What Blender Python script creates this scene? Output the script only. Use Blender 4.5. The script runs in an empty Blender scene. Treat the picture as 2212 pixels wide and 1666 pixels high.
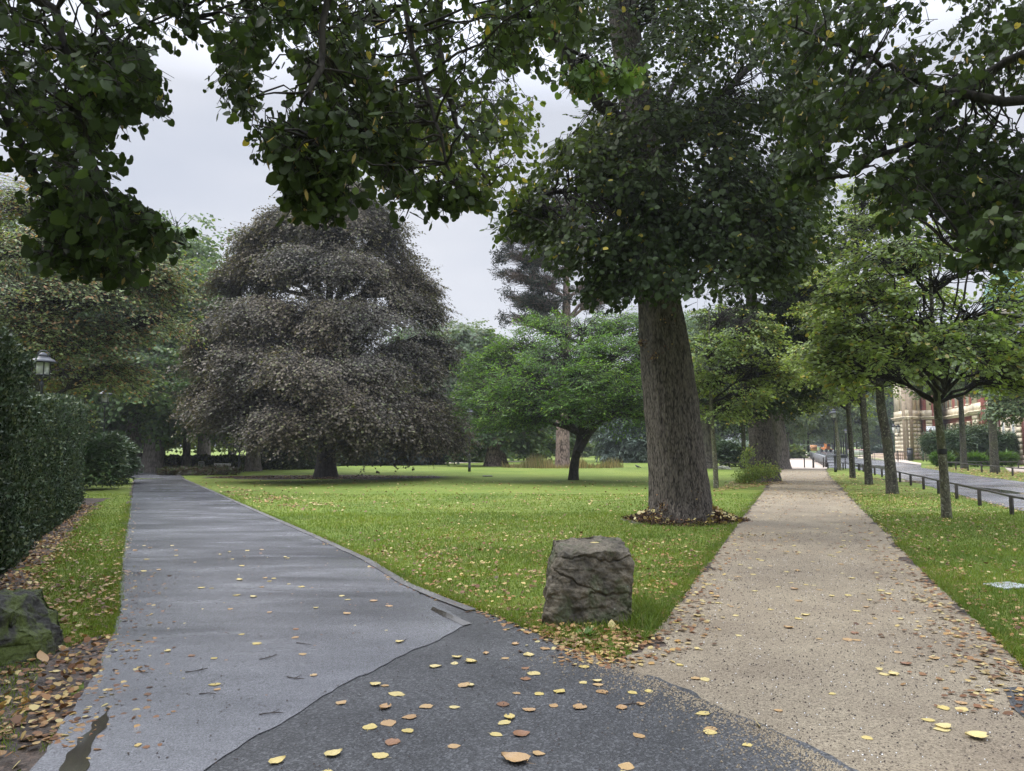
import bpy, bmesh, math
import numpy as np
from mathutils import Vector, Matrix, noise as mnoise
from mathutils.geometry import tessellate_polygon

# ------------------------------------------------------------------ camera
scene = bpy.context.scene
COL = scene.collection
FPX, W0, H0 = 1600.0, 2212.0, 1666.0          # focal length in photo-view pixels
HAZE = .0005
PITCH = math.atan(131/1600)
EYE = 1.6
cd = bpy.data.cameras.new("camera")
cam = bpy.data.objects.new("camera", cd); COL.objects.link(cam)
cd.sensor_width = 36; cd.lens = 36*FPX/W0
cd.clip_start = 0.05; cd.clip_end = 3000
cam.location = (0, 0, EYE); cam.rotation_euler = (math.pi/2+PITCH, 0, 0)
scene.camera = cam

# ------------------------------------------------------------------ world
world = bpy.data.worlds.new("World"); scene.world = world; world.use_nodes = True
SUN_EL, SUN_AZ = math.radians(52), math.radians(-75)    # azimuth from +Y, towards -X
nt = world.node_tree; nt.nodes.clear()
def nd(tree, t, **kw):
    n = tree.nodes.new(t)
    for k, v in kw.items(): setattr(n, k, v)
    return n
sky = nd(nt, 'ShaderNodeTexSky', sky_type='NISHITA', sun_disc=False)
sky.sun_elevation = SUN_EL; sky.sun_rotation = SUN_AZ
bg1 = nd(nt, 'ShaderNodeBackground'); bg1.inputs[1].default_value = 0.10
nt.links.new(sky.outputs[0], bg1.inputs[0])
tc = nd(nt, 'ShaderNodeTexCoord')
mp = nd(nt, 'ShaderNodeMapping'); mp.inputs['Scale'].default_value = (1, 1, 2.6)
nz = nd(nt, 'ShaderNodeTexNoise'); nz.inputs['Scale'].default_value = 1.7; nz.inputs['Detail'].default_value = 5; nz.inputs['Roughness'].default_value = .5
nt.links.new(tc.outputs['Generated'], mp.inputs[0]); nt.links.new(mp.outputs[0], nz.inputs[0])
cr = nd(nt, 'ShaderNodeValToRGB')
cr.color_ramp.elements[0].position = .32; cr.color_ramp.elements[0].color = (.72, .78, .93, 1)
cr.color_ramp.elements[1].position = .70; cr.color_ramp.elements[1].color = (1.08, 1.10, 1.18, 1)
nt.links.new(nz.outputs[0], cr.inputs[0])
sx = nd(nt, 'ShaderNodeSeparateXYZ'); nt.links.new(tc.outputs['Generated'], sx.inputs[0])
mr = nd(nt, 'ShaderNodeMapRange'); mr.inputs[1].default_value = .42; mr.inputs[2].default_value = .95
mr.inputs[3].default_value = .44; mr.inputs[4].default_value = 3.2
nt.links.new(sx.outputs[2], mr.inputs[0])
bg2 = nd(nt, 'ShaderNodeBackground')
nt.links.new(cr.outputs[0], bg2.inputs[0]); nt.links.new(mr.outputs[0], bg2.inputs[1])
mx = nd(nt, 'ShaderNodeMixShader'); mx.inputs[0].default_value = .93
nt.links.new(bg1.outputs[0], mx.inputs[1]); nt.links.new(bg2.outputs[0], mx.inputs[2])
wo = nd(nt, 'ShaderNodeOutputWorld'); nt.links.new(mx.outputs[0], wo.inputs[0])

sl = bpy.data.lights.new("sun", 'SUN'); sl.energy = 1.5; sl.angle = math.radians(18); sl.color = (1, .96, .9)
so = bpy.data.objects.new("sun", sl); COL.objects.link(so)
sd = Vector((math.cos(SUN_EL)*math.sin(SUN_AZ), math.cos(SUN_EL)*math.cos(SUN_AZ), math.sin(SUN_EL)))
so.rotation_euler = sd.to_track_quat('Z', 'Y').to_euler()

scene.view_settings.view_transform = 'Standard'; scene.view_settings.look = 'None'
scene.view_settings.exposure = 0.75; scene.view_settings.gamma = 1
scene.cycles.max_bounces = 6; scene.cycles.diffuse_bounces = 3; scene.cycles.glossy_bounces = 2
scene.cycles.transmission_bounces = 3; scene.cycles.transparent_max_bounces = 4
scene.cycles.use_denoising = True
scene.cycles.sample_clamp_indirect = 4

# ------------------------------------------------------------------ geometry helpers
SP, CP = math.sin(PITCH), math.cos(PITCH)
def ray(u, v):
    x = (u-W0/2)/FPX; zc = -(v-H0/2)/FPX
    return x, CP - zc*SP, SP + zc*CP
def G(u, v, z=0.0):
    x, y, zz = ray(u, v); t = (z-EYE)/zz
    return np.array((x*t, y*t, z))
def D(u, v, d):
    x, y, zz = ray(u, v); t = d/y
    return np.array((x*t, d, EYE+zz*t))
PXM = lambda d: d/FPX

def mesh_np(name, V, F, mat=None, smooth=False):
    """V (n,3); F list of int arrays each (m,k)"""
    me = bpy.data.meshes.new(name)
    V = np.ascontiguousarray(V, dtype=np.float32)
    me.vertices.add(len(V)); me.vertices.foreach_set('co', V.ravel())
    Fs = [f for f in (F if isinstance(F, list) else [F]) if len(f)]
    nl = sum(f.size for f in Fs); npoly = sum(len(f) for f in Fs)
    me.loops.add(nl); me.loops.foreach_set('vertex_index', np.concatenate([f.ravel() for f in Fs]).astype(np.int32))
    me.polygons.add(npoly)
    tot = np.concatenate([np.full(len(f), f.shape[1]) for f in Fs])
    st = np.concatenate([[0], np.cumsum(tot)[:-1]]).astype(np.int32)
    me.polygons.foreach_set('loop_start', st)
    if smooth: me.polygons.foreach_set('use_smooth', np.ones(npoly, dtype=bool))
    me.update(calc_edges=True)
    if mat: me.materials.append(mat)
    return me
def link(name, me, parent=None, loc=None):
    o = bpy.data.objects.new(name, me); COL.objects.link(o)
    if parent: o.parent = parent
    if loc is not None: o.location = loc
    return o
def empty(name, loc, rz=0):
    o = bpy.data.objects.new(name, None); COL.objects.link(o); o.location = [float(c) for c in loc]; o.rotation_euler = (0, 0, float(rz))
    return o
def tag(o, label=None, cat=None, group=None, kind=None):
    if label: o['label'] = label
    if cat: o['category'] = cat
    if group: o['group'] = group
    if kind: o['kind'] = kind
    return o
def copy_tree(o, parent=None):
    c = o.copy(); COL.objects.link(c); c.parent = parent
    for ch in list(o.children): copy_tree(ch, c)
    return c

class MB:
    """collects simple shapes into one mesh"""
    def __init__(s): s.v = []; s.f = {}; s.n = 0
    def add(s, V, F):
        V = np.asarray(V, float); s.v.append(V)
        for f in F: s.f.setdefault(len(f), []).append([i+s.n for i in f])
        s.n += len(V); return s
    def box(s, c, size, rz=0, top=1.0, M=None):
        x, y, z = np.array(size)/2
        V = np.array([(-x,-y,-z),(x,-y,-z),(x,y,-z),(-x,y,-z),(-x*top,-y*top,z),(x*top,-y*top,z),(x*top,y*top,z),(-x*top,y*top,z)])
        ca, sa = math.cos(rz), math.sin(rz)
        V = np.c_[V[:,0]*ca-V[:,1]*sa, V[:,0]*sa+V[:,1]*ca, V[:,2]] + np.array(c)
        return s.add(V, [(0,3,2,1),(4,5,6,7),(0,1,5,4),(1,2,6,5),(2,3,7,6),(3,0,4,7)])
    def lathe(s, prof, c=(0,0,0), n=12, caps=True):
        V = []
        for r, z in prof:
            for i in range(n):
                a = 2*math.pi*i/n; V.append((c[0]+r*math.cos(a), c[1]+r*math.sin(a), c[2]+z))
        F = [(j*n+i, j*n+(i+1)%n, (j+1)*n+(i+1)%n, (j+1)*n+i) for j in range(len(prof)-1) for i in range(n)]
        if caps: F += [tuple(range(n))[::-1], tuple((len(prof)-1)*n+i for i in range(n))]
        return s.add(V, F)
    def tube(s, pts, r, n=8, caps=True):
        P = np.array(pts, float); m = len(P)
        R = np.full(m, r) if np.isscalar(r) else np.array(r)
        V = []
        for i in range(m):
            t = P[min(i+1, m-1)]-P[max(i-1, 0)]; t = t/np.linalg.norm(t)
            ref = np.array((0,0,1.)) if abs(t[2]) < .9 else np.array((1.,0,0))
            a = np.cross(t, ref); a /= np.linalg.norm(a); b = np.cross(t, a)
            for k in range(n):
                an = 2*math.pi*k/n; V.append(P[i]+R[i]*(math.cos(an)*a+math.sin(an)*b))
        F = [(j*n+i, j*n+(i+1)%n, (j+1)*n+(i+1)%n, (j+1)*n+i) for j in range(m-1) for i in range(n)]
        if caps: F += [tuple(range(n))[::-1], tuple((m-1)*n+i for i in range(n))]
        return s.add(V, F)
    def build(s, name, mat, parent=None, smooth=False, bevel=0):
        V = np.concatenate(s.v); F = [np.array(f) for f in s.f.values()]
        me = mesh_np(name, V, F, mat, smooth)
        bm = bmesh.new(); bm.from_mesh(me); bmesh.ops.recalc_face_normals(bm, faces=bm.faces); bm.to_mesh(me); bm.free()
        o = link(name, me, parent)
        if bevel:
            b = o.modifiers.new('bevel', 'BEVEL'); b.width = bevel; b.segments = 2; b.limit_method = 'ANGLE'
        return o

def unit(a): return a/np.maximum(np.linalg.norm(a, axis=-1, keepdims=True), 1e-9)

# ------------------------------------------------------------------ materials
def mat_base(name):
    m = bpy.data.materials.new(name); m.use_nodes = True
    t = m.node_tree; b = t.nodes['Principled BSDF']
    return m, t, b
def simple(name, col, rough=.6, metal=0, var=.12, scale=6, bump=0, bscale=30):
    m, t, b = mat_base(name)
    co = nd(t, 'ShaderNodeTexCoord'); n = nd(t, 'ShaderNodeTexNoise'); n.inputs['Scale'].default_value = scale; n.inputs['Detail'].default_value = 5
    t.links.new(co.outputs['Object'], n.inputs[0])
    r = nd(t, 'ShaderNodeValToRGB')
    lo = [c*(1-var) for c in col]; hi = [min(1, c*(1+var)) for c in col]
    r.color_ramp.elements[0].position = .35; r.color_ramp.elements[0].color = (*lo, 1)
    r.color_ramp.elements[1].position = .65; r.color_ramp.elements[1].color = (*hi, 1)
    t.links.new(n.outputs[0], r.inputs[0]); t.links.new(r.outputs[0], b.inputs['Base Color'])
    b.inputs['Roughness'].default_value = rough; b.inputs['Metallic'].default_value = metal
    if bump:
        n2 = nd(t, 'ShaderNodeTexNoise'); n2.inputs['Scale'].default_value = bscale; n2.inputs['Detail'].default_value = 4
        t.links.new(co.outputs['Object'], n2.inputs[0])
        bp = nd(t, 'ShaderNodeBump'); bp.inputs['Strength'].default_value = bump; bp.inputs['Distance'].default_value = .02
        t.links.new(n2.outputs[0], bp.inputs['Height']); t.links.new(bp.outputs[0], b.inputs['Normal'])
    return m
def ramp(t, src, stops):
    r = nd(t, 'ShaderNodeValToRGB'); e = r.color_ramp.elements
    while len(e) < len(stops): e.new(.5)
    for i, (p, c) in enumerate(stops): e[i].position = p; e[i].color = (*c, 1)
    t.links.new(src, r.inputs[0]); return r
def noise(t, co, scale, detail=4, rough=.5, dist=0):
    n = nd(t, 'ShaderNodeTexNoise'); n.inputs['Scale'].default_value = scale; n.inputs['Detail'].default_value = detail
    n.inputs['Roughness'].default_value = rough; n.inputs['Distortion'].default_value = dist
    t.links.new(co, n.inputs[0]); return n
def mixc(t, fac, a, b, mode='MIX'):
    m = nd(t, 'ShaderNodeMix', data_type='RGBA', blend_type=mode)
    for s, i in ((fac, 0), (a, 6), (b, 7)):
        if hasattr(s, 'links'): t.links.new(s, m.inputs[i])
        else: m.inputs[i].default_value = s if np.isscalar(s) else (*s, 1)
    return m.outputs[2]

def leaf_mat(name, stops, rough=.42, trans=.28, big=.25, spec=.28):
    """stops: colours spread over random leaves; large noise shifts hue a little between boughs"""
    m, t, b = mat_base(name)
    g = nd(t, 'ShaderNodeNewGeometry')
    r = ramp(t, g.outputs['Random Per Island'], stops)
    co = nd(t, 'ShaderNodeTexCoord'); n = noise(t, co.outputs['Object'], big, 2)
    r2 = ramp(t, n.outputs[0], [(.35, (.78, .84, .9)), (.65, (1.18, 1.12, 1.0))])
    c = mixc(t, 1.0, r.outputs[0], r2.outputs[0], 'MULTIPLY')
    t.links.new(c, b.inputs['Base Color'])
    b.inputs['Roughness'].default_value = rough
    b.inputs['Specular IOR Level'].default_value = spec
    tr = nd(t, 'ShaderNodeBsdfTranslucent')
    c2 = mixc(t, 1.0, c, (1.5, 1.55, .7), 'MULTIPLY'); t.links.new(c2, tr.inputs[0])
    mxs = nd(t, 'ShaderNodeMixShader'); mxs.inputs[0].default_value = trans
    t.links.new(b.outputs[0], mxs.inputs[1]); t.links.new(tr.outputs[0], mxs.inputs[2])
    t.links.new(mxs.outputs[0], t.nodes['Material Output'].inputs[0])
    return m
def tint(c, f): return tuple(x*f for x in c)
def lstops(c, accent=None, pa=.03, spread=.35):
    s = [(0, tint(c, 1-spread)), (.5, c), (1-pa-.001 if accent else 1, tint(c, 1+spread))]
    if accent: s.append((1-pa+.001, accent))
    return s
M = {}
YEL = (.42, .33, .06); TAN = (.30, .17, .07)
M['lime_leaf'] = leaf_mat('lime_leaf', lstops((.044, .066, .020), YEL, .008), spec=.16, trans=.34, rough=.5)
M['lime_lit'] = leaf_mat('lime_lit_leaf', lstops((.12, .19, .05), (.36, .30, .09), .05))  # lime leaf in a brighter tint: light on one bough is painted in
M['mid_lime'] = leaf_mat('mid_lime_leaf', lstops((.070, .098, .026), (.25, .22, .06), .04), trans=.4)
M['bract'] = leaf_mat('lime_bract', lstops((.36, .25, .11)), trans=.3)
M['young_lime'] = leaf_mat('young_lime_leaf', lstops((.205, .265, .085), (.38, .31, .09), .05), trans=.45, spec=.35)
M['beech_leaf'] = leaf_mat('copper_beech_leaf', lstops((.122, .106, .086), (.14, .15, .08), .15, .3), trans=.2, rough=.5, spec=.16)
M['cherry_leaf'] = leaf_mat('cherry_leaf', lstops((.100, .190, .042), (.22, .32, .06), .08), trans=.4)
M['hornbeam_leaf'] = leaf_mat('hornbeam_leaf', lstops((.18, .225, .10), (.28, .17, .08), .2, .4), big=.5, trans=.35)
M['chestnut_leaf'] = leaf_mat('chestnut_leaf', lstops((.088, .142, .056), (.16, .20, .06), .1), trans=.35)
M['far_leaf'] = leaf_mat('far_leaf', lstops((.120, .165, .075), (.18, .18, .06), .08), big=.12)
M['far_lit'] = leaf_mat('far_lit_leaf', lstops((.18, .235, .055), (.30, .30, .08), .12), big=.12, trans=.35)  # yellow-green far leaves, brightened in colour to stand for light beyond the hedge
M['conifer_leaf'] = leaf_mat('conifer_needle', lstops((.034, .050, .036)), trans=.05, rough=.55)
M['cedar_leaf'] = leaf_mat('cedar_needle', lstops((.085, .118, .088)), trans=.05, rough=.55)
M['yew_leaf'] = leaf_mat('yew_needle', lstops((.042, .068, .030), (.10, .12, .05), .14, .5), trans=.08, rough=.5, big=1.6)
M['rhodo_leaf'] = leaf_mat('rhododendron_leaf', lstops((.065, .110, .045), (.15, .18, .09), .10), trans=.1, rough=.32, big=.6)
M['hedge_leaf'] = leaf_mat('hedge_leaf', lstops((.045, .062, .025), (.14, .17, .05), .1), big=.4)
M['grass_blade'] = leaf_mat('grass_blade', lstops((.135, .195, .030), (.28, .26, .09), .07, .25), trans=.35, big=.5, rough=.5)
M['dry_grass'] = leaf_mat('dry_grass_blade', lstops((.26, .20, .10), (.10, .12, .04), .25), trans=.2)
M['herb'] = leaf_mat('herb_leaf', lstops((.09, .17, .03)), trans=.3)
M['litter_leaf'] = leaf_mat('litter_leaf', [(0, (.10, .05, .028)), (.3, (.22, .11, .055)), (.6, (.34, .20, .09)), (.82, (.44, .32, .13)), (1, (.55, .46, .22))], trans=.1, rough=.5, big=2)
M['mulch_leaf'] = leaf_mat('mulch_leaf', [(0, (.03, .018, .012)), (.6, (.06, .032, .02)), (.85, (.17, .08, .04)), (1, (.5, .36, .14))], trans=.05, rough=.6, big=2)

def fallen_mat(name, a, b_, spot):
    m, t, b = mat_base(name); co = nd(t, 'ShaderNodeTexCoord')
    oi = nd(t, 'ShaderNodeObjectInfo')
    r = ramp(t, oi.outputs['Random'], [(0, a), (1, b_)])
    n = noise(t, co.outputs['Object'], 60, 3)
    r2 = ramp(t, n.outputs[0], [(.52, (0, 0, 0)), (.68, (1, 1, 1))])
    c = mixc(t, r2.outputs[0], r.outputs[0], spot); t.links.new(c, b.inputs['Base Color'])
    b.inputs['Roughness'].default_value = .38
    return m
M['fallen_yellow'] = fallen_mat('fallen_yellow', (.58, .46, .15), (.62, .52, .24), (.38, .25, .09))
M['fallen_tan'] = fallen_mat('fallen_tan', (.42, .26, .12), (.55, .38, .18), (.24, .13, .06))
M['fallen_brown'] = fallen_mat('fallen_brown', (.20, .10, .055), (.34, .18, .09), (.10, .05, .03))

def bark(name, dark, light, sc=9, stretch=.22, moss=None, bump=.9, blotch=None):
    m, t, b = mat_base(name); co = nd(t, 'ShaderNodeTexCoord')
    mp = nd(t, 'ShaderNodeMapping'); mp.inputs['Scale'].default_value = (1, 1, stretch); t.links.new(co.outputs['Object'], mp.inputs[0])
    n0 = noise(t, mp.outputs[0], sc, 5, .6, .4)
    vo = nd(t, 'ShaderNodeTexVoronoi', feature='DISTANCE_TO_EDGE'); vo.inputs['Scale'].default_value = sc*1.7; t.links.new(mp.outputs[0], vo.inputs[0])
    ad = nd(t, 'ShaderNodeMath', operation='MULTIPLY_ADD'); t.links.new(vo.outputs[0], ad.inputs[0]); ad.inputs[1].default_value = .9; t.links.new(n0.outputs[0], ad.inputs[2])
    r = ramp(t, ad.outputs[0], [(.42, dark), (.78, light)])
    c = r.outputs[0]
    n1 = noise(t, co.outputs['Object'], 1.3, 4)
    if moss:
        rm = ramp(t, n1.outputs[0], [(.48, (0, 0, 0)), (.66, (.8, .8, .8))]); c = mixc(t, rm.outputs[0], c, moss)
    if blotch:
        n2 = noise(t, co.outputs['Object'], 14, 3); rb = ramp(t, n2.outputs[0], [(.58, (0, 0, 0)), (.64, (.8, .8, .8))]); c = mixc(t, rb.outputs[0], c, blotch)
    t.links.new(c, b.inputs['Base Color']); b.inputs['Roughness'].default_value = .85; b.inputs['Specular IOR Level'].default_value = .25
    bp = nd(t, 'ShaderNodeBump'); bp.inputs['Strength'].default_value = bump; bp.inputs['Distance'].default_value = .03
    t.links.new(ad.outputs[0], bp.inputs['Height']); t.links.new(bp.outputs[0], b.inputs['Normal'])
    return m
M['lime_bark'] = bark('lime_bark', (.018, .015, .013), (.150, .130, .110), 18, .24, None)
M['branch_bark'] = bark('branch_bark', (.010, .008, .007), (.032, .027, .021), 8, .3)
M['young_bark'] = bark('young_bark', (.055, .05, .038), (.17, .16, .11), 14, .5, (.11, .13, .05), .5, (.28, .28, .22))
M['dark_bark'] = bark('dark_bark', (.022, .02, .016), (.085, .078, .06), 12, .4, (.07, .075, .035), .6, (.18, .18, .13))
M['beech_bark'] = bark('beech_bark', (.03, .027, .025), (.065, .058, .052), 4, .6)
M['pine_bark'] = bark('pine_bark', (.05, .035, .03), (.32, .235, .20), 5, .35, None, 1)
M['grey_bark'] = bark('grey_bark', (.06, .052, .045), (.19, .165, .145), 7, .25)
M['blackmetal'] = simple('black_painted_metal', (.03, .032, .034), .45, .2, .25, 20)
M['lampmetal'] = simple('lamp_metal', (.045, .048, .055), .42, .4, .2, 12)
M['galv'] = simple('galvanised_steel', (.42, .45, .47), .45, .5, .1, 10)
M['railwood'] = simple('dark_rail_steel', (.045, .038, .034), .5, .2, .45, 9, .4, 40)
M['white'] = simple('white_paint', (.72, .73, .73), .5, 0, .08, 5)
M['cream'] = simple('cream_metal', (.62, .60, .54), .5, 0, .08, 8)
M['stone'] = simple('sandstone', (.70, .62, .46), .85, 0, .20, 1.1, .3, 12)
M['stone2'] = simple('plinth_stone', (.46, .35, .27), .85, 0, .25, 1.4, .3, 10)
M['joint'] = simple('joint_stone', (.34, .27, .19), .9, 0, .15, 4)
M['slate'] = simple('roof_slate', (.10, .10, .11), .6, 0, .15, 3)
M['copper'] = simple('green_copper', (.13, .24, .20), .6, 0, .15, 3)
M['orange'] = simple('orange_paint', (.62, .20, .045), .45, 0, .1, 4)
M['sign_orange'] = simple('pale_orange_board', (.75, .36, .15), .6, 0, .06, 4)
M['sign_brown'] = simple('brown_board_stripe', (.14, .055, .04), .6, 0, .1, 4)
M['red'] = simple('red_paint', (.60, .05, .04), .5, 0, .1, 6)
M['rubber'] = simple('rubber', (.02, .02, .02), .8)
M['plankgrey'] = simple('weathered_grey_plank', (.13, .135, .145), .6, 0, .3, 3, .3, 20)
M['rose'] = simple('pink_stone', (.50, .38, .32), .8, 0, .15, 3)
M['ink'] = simple('dark_print', (.04, .045, .07), .6)
M['blueprint'] = simple('blue_print', (.10, .06, .16), .6)
M['wetstone'] = simple('pale_field_stone', (.33, .32, .27), .7, 0, .35, 5, .6, 12)
M['twig'] = simple('dead_twig', (.035, .022, .016), .6)
M['feather'] = simple('dark_feather', (.03, .03, .035), .5)
m, t, b = mat_base('lamp_glass'); b.inputs['Base Color'].default_value = (.66, .68, .62, 1); b.inputs['Roughness'].default_value = .15
b.inputs['Transmission Weight'].default_value = .35; M['glass'] = m
m, t, b = mat_base('window_glass'); b.inputs['Base Color'].default_value = (.05, .06, .07, 1); b.inputs['Roughness'].default_value = .06; M['winglass'] = m
m, t, b = mat_base('brick'); co = nd(t, 'ShaderNodeTexCoord')
mp = nd(t, 'ShaderNodeMapping'); mp.inputs['Rotation'].default_value = (math.pi/2, 0, 0); t.links.new(co.outputs['Object'], mp.inputs[0])
bt = nd(t, 'ShaderNodeTexBrick'); bt.inputs['Color1'].default_value = (.30, .085, .06, 1); bt.inputs['Color2'].default_value = (.21, .055, .045, 1); bt.inputs['Mortar'].default_value = (.30, .21, .17, 1)
bt.inputs['Scale'].default_value = 4; bt.inputs['Mortar Size'].default_value = .012; t.links.new(mp.outputs[0], bt.inputs[0]); t.links.new(bt.outputs[0], b.inputs['Base Color']); b.inputs['Roughness'].default_value = .85
M['brick'] = m

# ground materials
def ground_mat(name):
    m, t, b = mat_base(name); co = nd(t, 'ShaderNodeTexCoord').outputs['Object']
    n1 = noise(t, co, .35, 5); n2 = noise(t, co, 9, 4, .7); n3 = noise(t, co, 70, 2, .6)
    c = ramp(t, n1.outputs[0], [(.3, (.105, .170, .024)), (.52, (.145, .210, .030)), (.75, (.195, .240, .042))]).outputs[0]
    c2 = ramp(t, n2.outputs[0], [(.32, (.55, .6, .7)), (.68, (1.35, 1.25, 1.2))]).outputs[0]
    c = mixc(t, .8, c, c2, 'MULTIPLY')
    c3 = ramp(t, n3.outputs[0], [(.3, (.45, .5, .6)), (.7, (1.6, 1.5, 1.5))]).outputs[0]
    c = mixc(t, .7, c, c3, 'MULTIPLY')
    # mower passes: pale clippings left in slightly wandering bands
    mp = nd(t, 'ShaderNodeMapping'); mp.inputs['Rotation'].default_value = (0, 0, math.radians(56)); t.links.new(co, mp.inputs[0])
    wv = nd(t, 'ShaderNodeTexWave', wave_type='BANDS', bands_direction='X'); wv.inputs['Scale'].default_value = .42; wv.inputs['Distortion'].default_value = 2.2
    wv.inputs['Detail'].default_value = 3; wv.inputs['Detail Scale'].default_value = .6; t.links.new(mp.outputs[0], wv.inputs[0])
    wr = ramp(t, wv.outputs['Fac'], [(.50, (0, 0, 0)), (.95, (.50, .50, .50))]).outputs[0]
    nn = noise(t, co, .12, 3); wm = ramp(t, nn.outputs[0], [(.40, (0, 0, 0)), (.55, (1, 1, 1))]).outputs[0]
    n6 = noise(t, co, .8, 6, .7); wp = ramp(t, n6.outputs[0], [(.60, (0, 0, 0)), (.72, (.6, .6, .6))]).outputs[0]; c = mixc(t, wp, c, (.14, .115, .05))
    wf = mixc(t, 1.0, wr, wm, 'MULTIPLY')
    c = mixc(t, wf, c, (.26, .27, .08))
    t.links.new(c, b.inputs['Base Color']); b.inputs['Roughness'].default_value = .8; b.inputs['Specular IOR Level'].default_value = .2
    bp = nd(t, 'ShaderNodeBump'); bp.inputs['Strength'].default_value = .8; bp.inputs['Distance'].default_value = .04
    t.links.new(n3.outputs[0], bp.inputs['Height']); t.links.new(bp.outputs[0], b.inputs['Normal'])
    return m
M['lawn'] = ground_mat('lawn_grass')
def asphalt(name, lo, hi, rlo, rhi, bump, speck, sc=160, patch=.5, stretch=(1,1,1)):
    m, t, b = mat_base(name); co0 = nd(t, 'ShaderNodeTexCoord').outputs['Object']
    mp = nd(t, 'ShaderNodeMapping'); mp.inputs['Scale'].default_value = stretch; t.links.new(co0, mp.inputs[0]); cs = mp.outputs[0]
    n1 = noise(t, cs, patch, 6, .6, .3); n2 = noise(t, co0, sc, 3, .6)
    c = ramp(t, n1.outputs[0], [(.35, lo), (.65, hi)]).outputs[0]
    vo = nd(t, 'ShaderNodeTexVoronoi'); vo.inputs['Scale'].default_value = sc*.8; t.links.new(co0, vo.inputs[0])
    sp = ramp(t, vo.outputs['Color'], [(.0, (.5, .5, .5)), (.6, (1, 1, 1)), (1, (speck,)*3)]).outputs[0]
    c = mixc(t, 1, c, sp, 'MULTIPLY')
    t.links.new(c, b.inputs['Base Color'])
    n4 = noise(t, cs, patch*2.2, 6, .65, .5)
    rr = ramp(t, n4.outputs[0], [(.35, (rlo,)*3), (.65, (rhi,)*3)]); t.links.new(rr.outputs[0], b.inputs['Roughness'])
    b.inputs['Specular IOR Level'].default_value = .85 if rlo < .2 else .5
    ad = nd(t, 'ShaderNodeMath', operation='ADD'); t.links.new(n2.outputs[0], ad.inputs[0]); t.links.new(vo.outputs[0], ad.inputs[1])
    bp = nd(t, 'ShaderNodeBump'); bp.inputs['Strength'].default_value = bump; bp.inputs['Distance'].default_value = .006
    t.links.new(ad.outputs[0], bp.inputs['Height']); t.links.new(bp.outputs[0], b.inputs['Normal'])
    return m
M['asphalt_light'] = asphalt('wet_smooth_asphalt', (.115, .117, .126), (.22, .222, .236), .05, .30, .22, 1.5, 180, .45, (.5, 1.6, 1))
M['asphalt_dark'] = asphalt('coarse_dark_asphalt', (.040, .041, .043), (.078, .079, .081), .36, .55, .9, 2.8, 110, .8)
M['road'] = asphalt('wet_road_asphalt', (.15, .15, .165), (.24, .24, .26), .08, .34, .4, 1.4, 90, .25, (.6, 1.5, 1))
def gravel_mat():
    m, t, b = mat_base('sandy_gravel'); co = nd(t, 'ShaderNodeTexCoord').outputs['Object']
    n1 = noise(t, co, .9, 5, .6); n2 = noise(t, co, 45, 4, .7)
    c = ramp(t, n1.outputs[0], [(.3, (.215, .172, .118)), (.52, (.280, .232, .160)), (.75, (.36, .305, .210))]).outputs[0]
    c = mixc(t, .8, c, ramp(t, n2.outputs[0], [(.3, (.55, .53, .5)), (.6, (1.1, 1.1, 1.1))]).outputs[0], 'MULTIPLY')
    vo = nd(t, 'ShaderNodeTexVoronoi'); vo.inputs['Scale'].default_value = 130; t.links.new(co, vo.inputs[0])
    sc = nd(t, 'ShaderNodeSeparateColor'); t.links.new(vo.outputs['Color'], sc.inputs[0])
    dk = ramp(t, sc.outputs[0], [(.0, (.42, .40, .38)), (.14, (.55, .52, .5)), (.2, (1, 1, 1)), (.93, (1, 1, 1)), (.96, (1.35, 1.35, 1.35))]).outputs[0]
    c = mixc(t, 1, c, dk, 'MULTIPLY')
    t.links.new(c, b.inputs['Base Color']); b.inputs['Roughness'].default_value = .75
    bp = nd(t, 'ShaderNodeBump'); bp.inputs['Strength'].default_value = .7; bp.inputs['Distance'].default_value = .008
    t.links.new(vo.outputs[0], bp.inputs['Height']); bp.invert = True; t.links.new(bp.outputs[0], b.inputs['Normal'])
    return m
M['gravel'] = gravel_mat()
M['soil'] = asphalt('dark_wet_soil', (.030, .022, .017), (.075, .052, .038), .45, .8, 1, 2.5, 60, 2)
M['court'] = asphalt('pale_court_gravel', (.44, .36, .29), (.56, .48, .40), .7, .9, .5, 1.3, 40, .5)
M['kerb'] = asphalt('edge_stone', (.07, .065, .06), (.15, .145, .14), .4, .7, .6, 1.5, 60, 1.5)
m, t, b = mat_base('rain_water'); b.inputs['Base Color'].default_value = (.045, .04, .033, 1); b.inputs['Roughness'].default_value = .05
b.inputs['Specular IOR Level'].default_value = .9; M['water'] = m

# ------------------------------------------------------------------ ground sheets
def inpoly(P, poly):
    x, y = P[:, 0], P[:, 1]; c = np.zeros(len(P), bool); j = len(poly)-1
    for i in range(len(poly)):
        xi, yi = poly[i][:2]; xj, yj = poly[j][:2]
        k = ((yi > y) != (yj > y)) & (x < (xj-xi)*(y-yi)/((yj-yi) if yj != yi else 1e-9)+xi)
        c ^= k; j = i
    return c
def rough_poly(pts, step, amp, seed):
    """resample an outline and make its edge irregular"""
    out = []; n = len(pts)
    for i in range(n):
        a, b_ = np.array(pts[i][:2]), np.array(pts[(i+1) % n][:2]); L = np.linalg.norm(b_-a)
        st = max(step, L/60)
        k = max(1, int(L/st)); d = (b_-a)/max(L, 1e-6); nr = np.array((-d[1], d[0]))
        for j in range(k):
            p = a+(b_-a)*j/k
            w = mnoise.noise(Vector((p[0]*1.7, p[1]*1.7, seed)))*amp + mnoise.noise(Vector((p[0]*7, p[1]*7, seed+5)))*amp*.6
            out.append(p+nr*w)
    return np.array(out)
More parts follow.
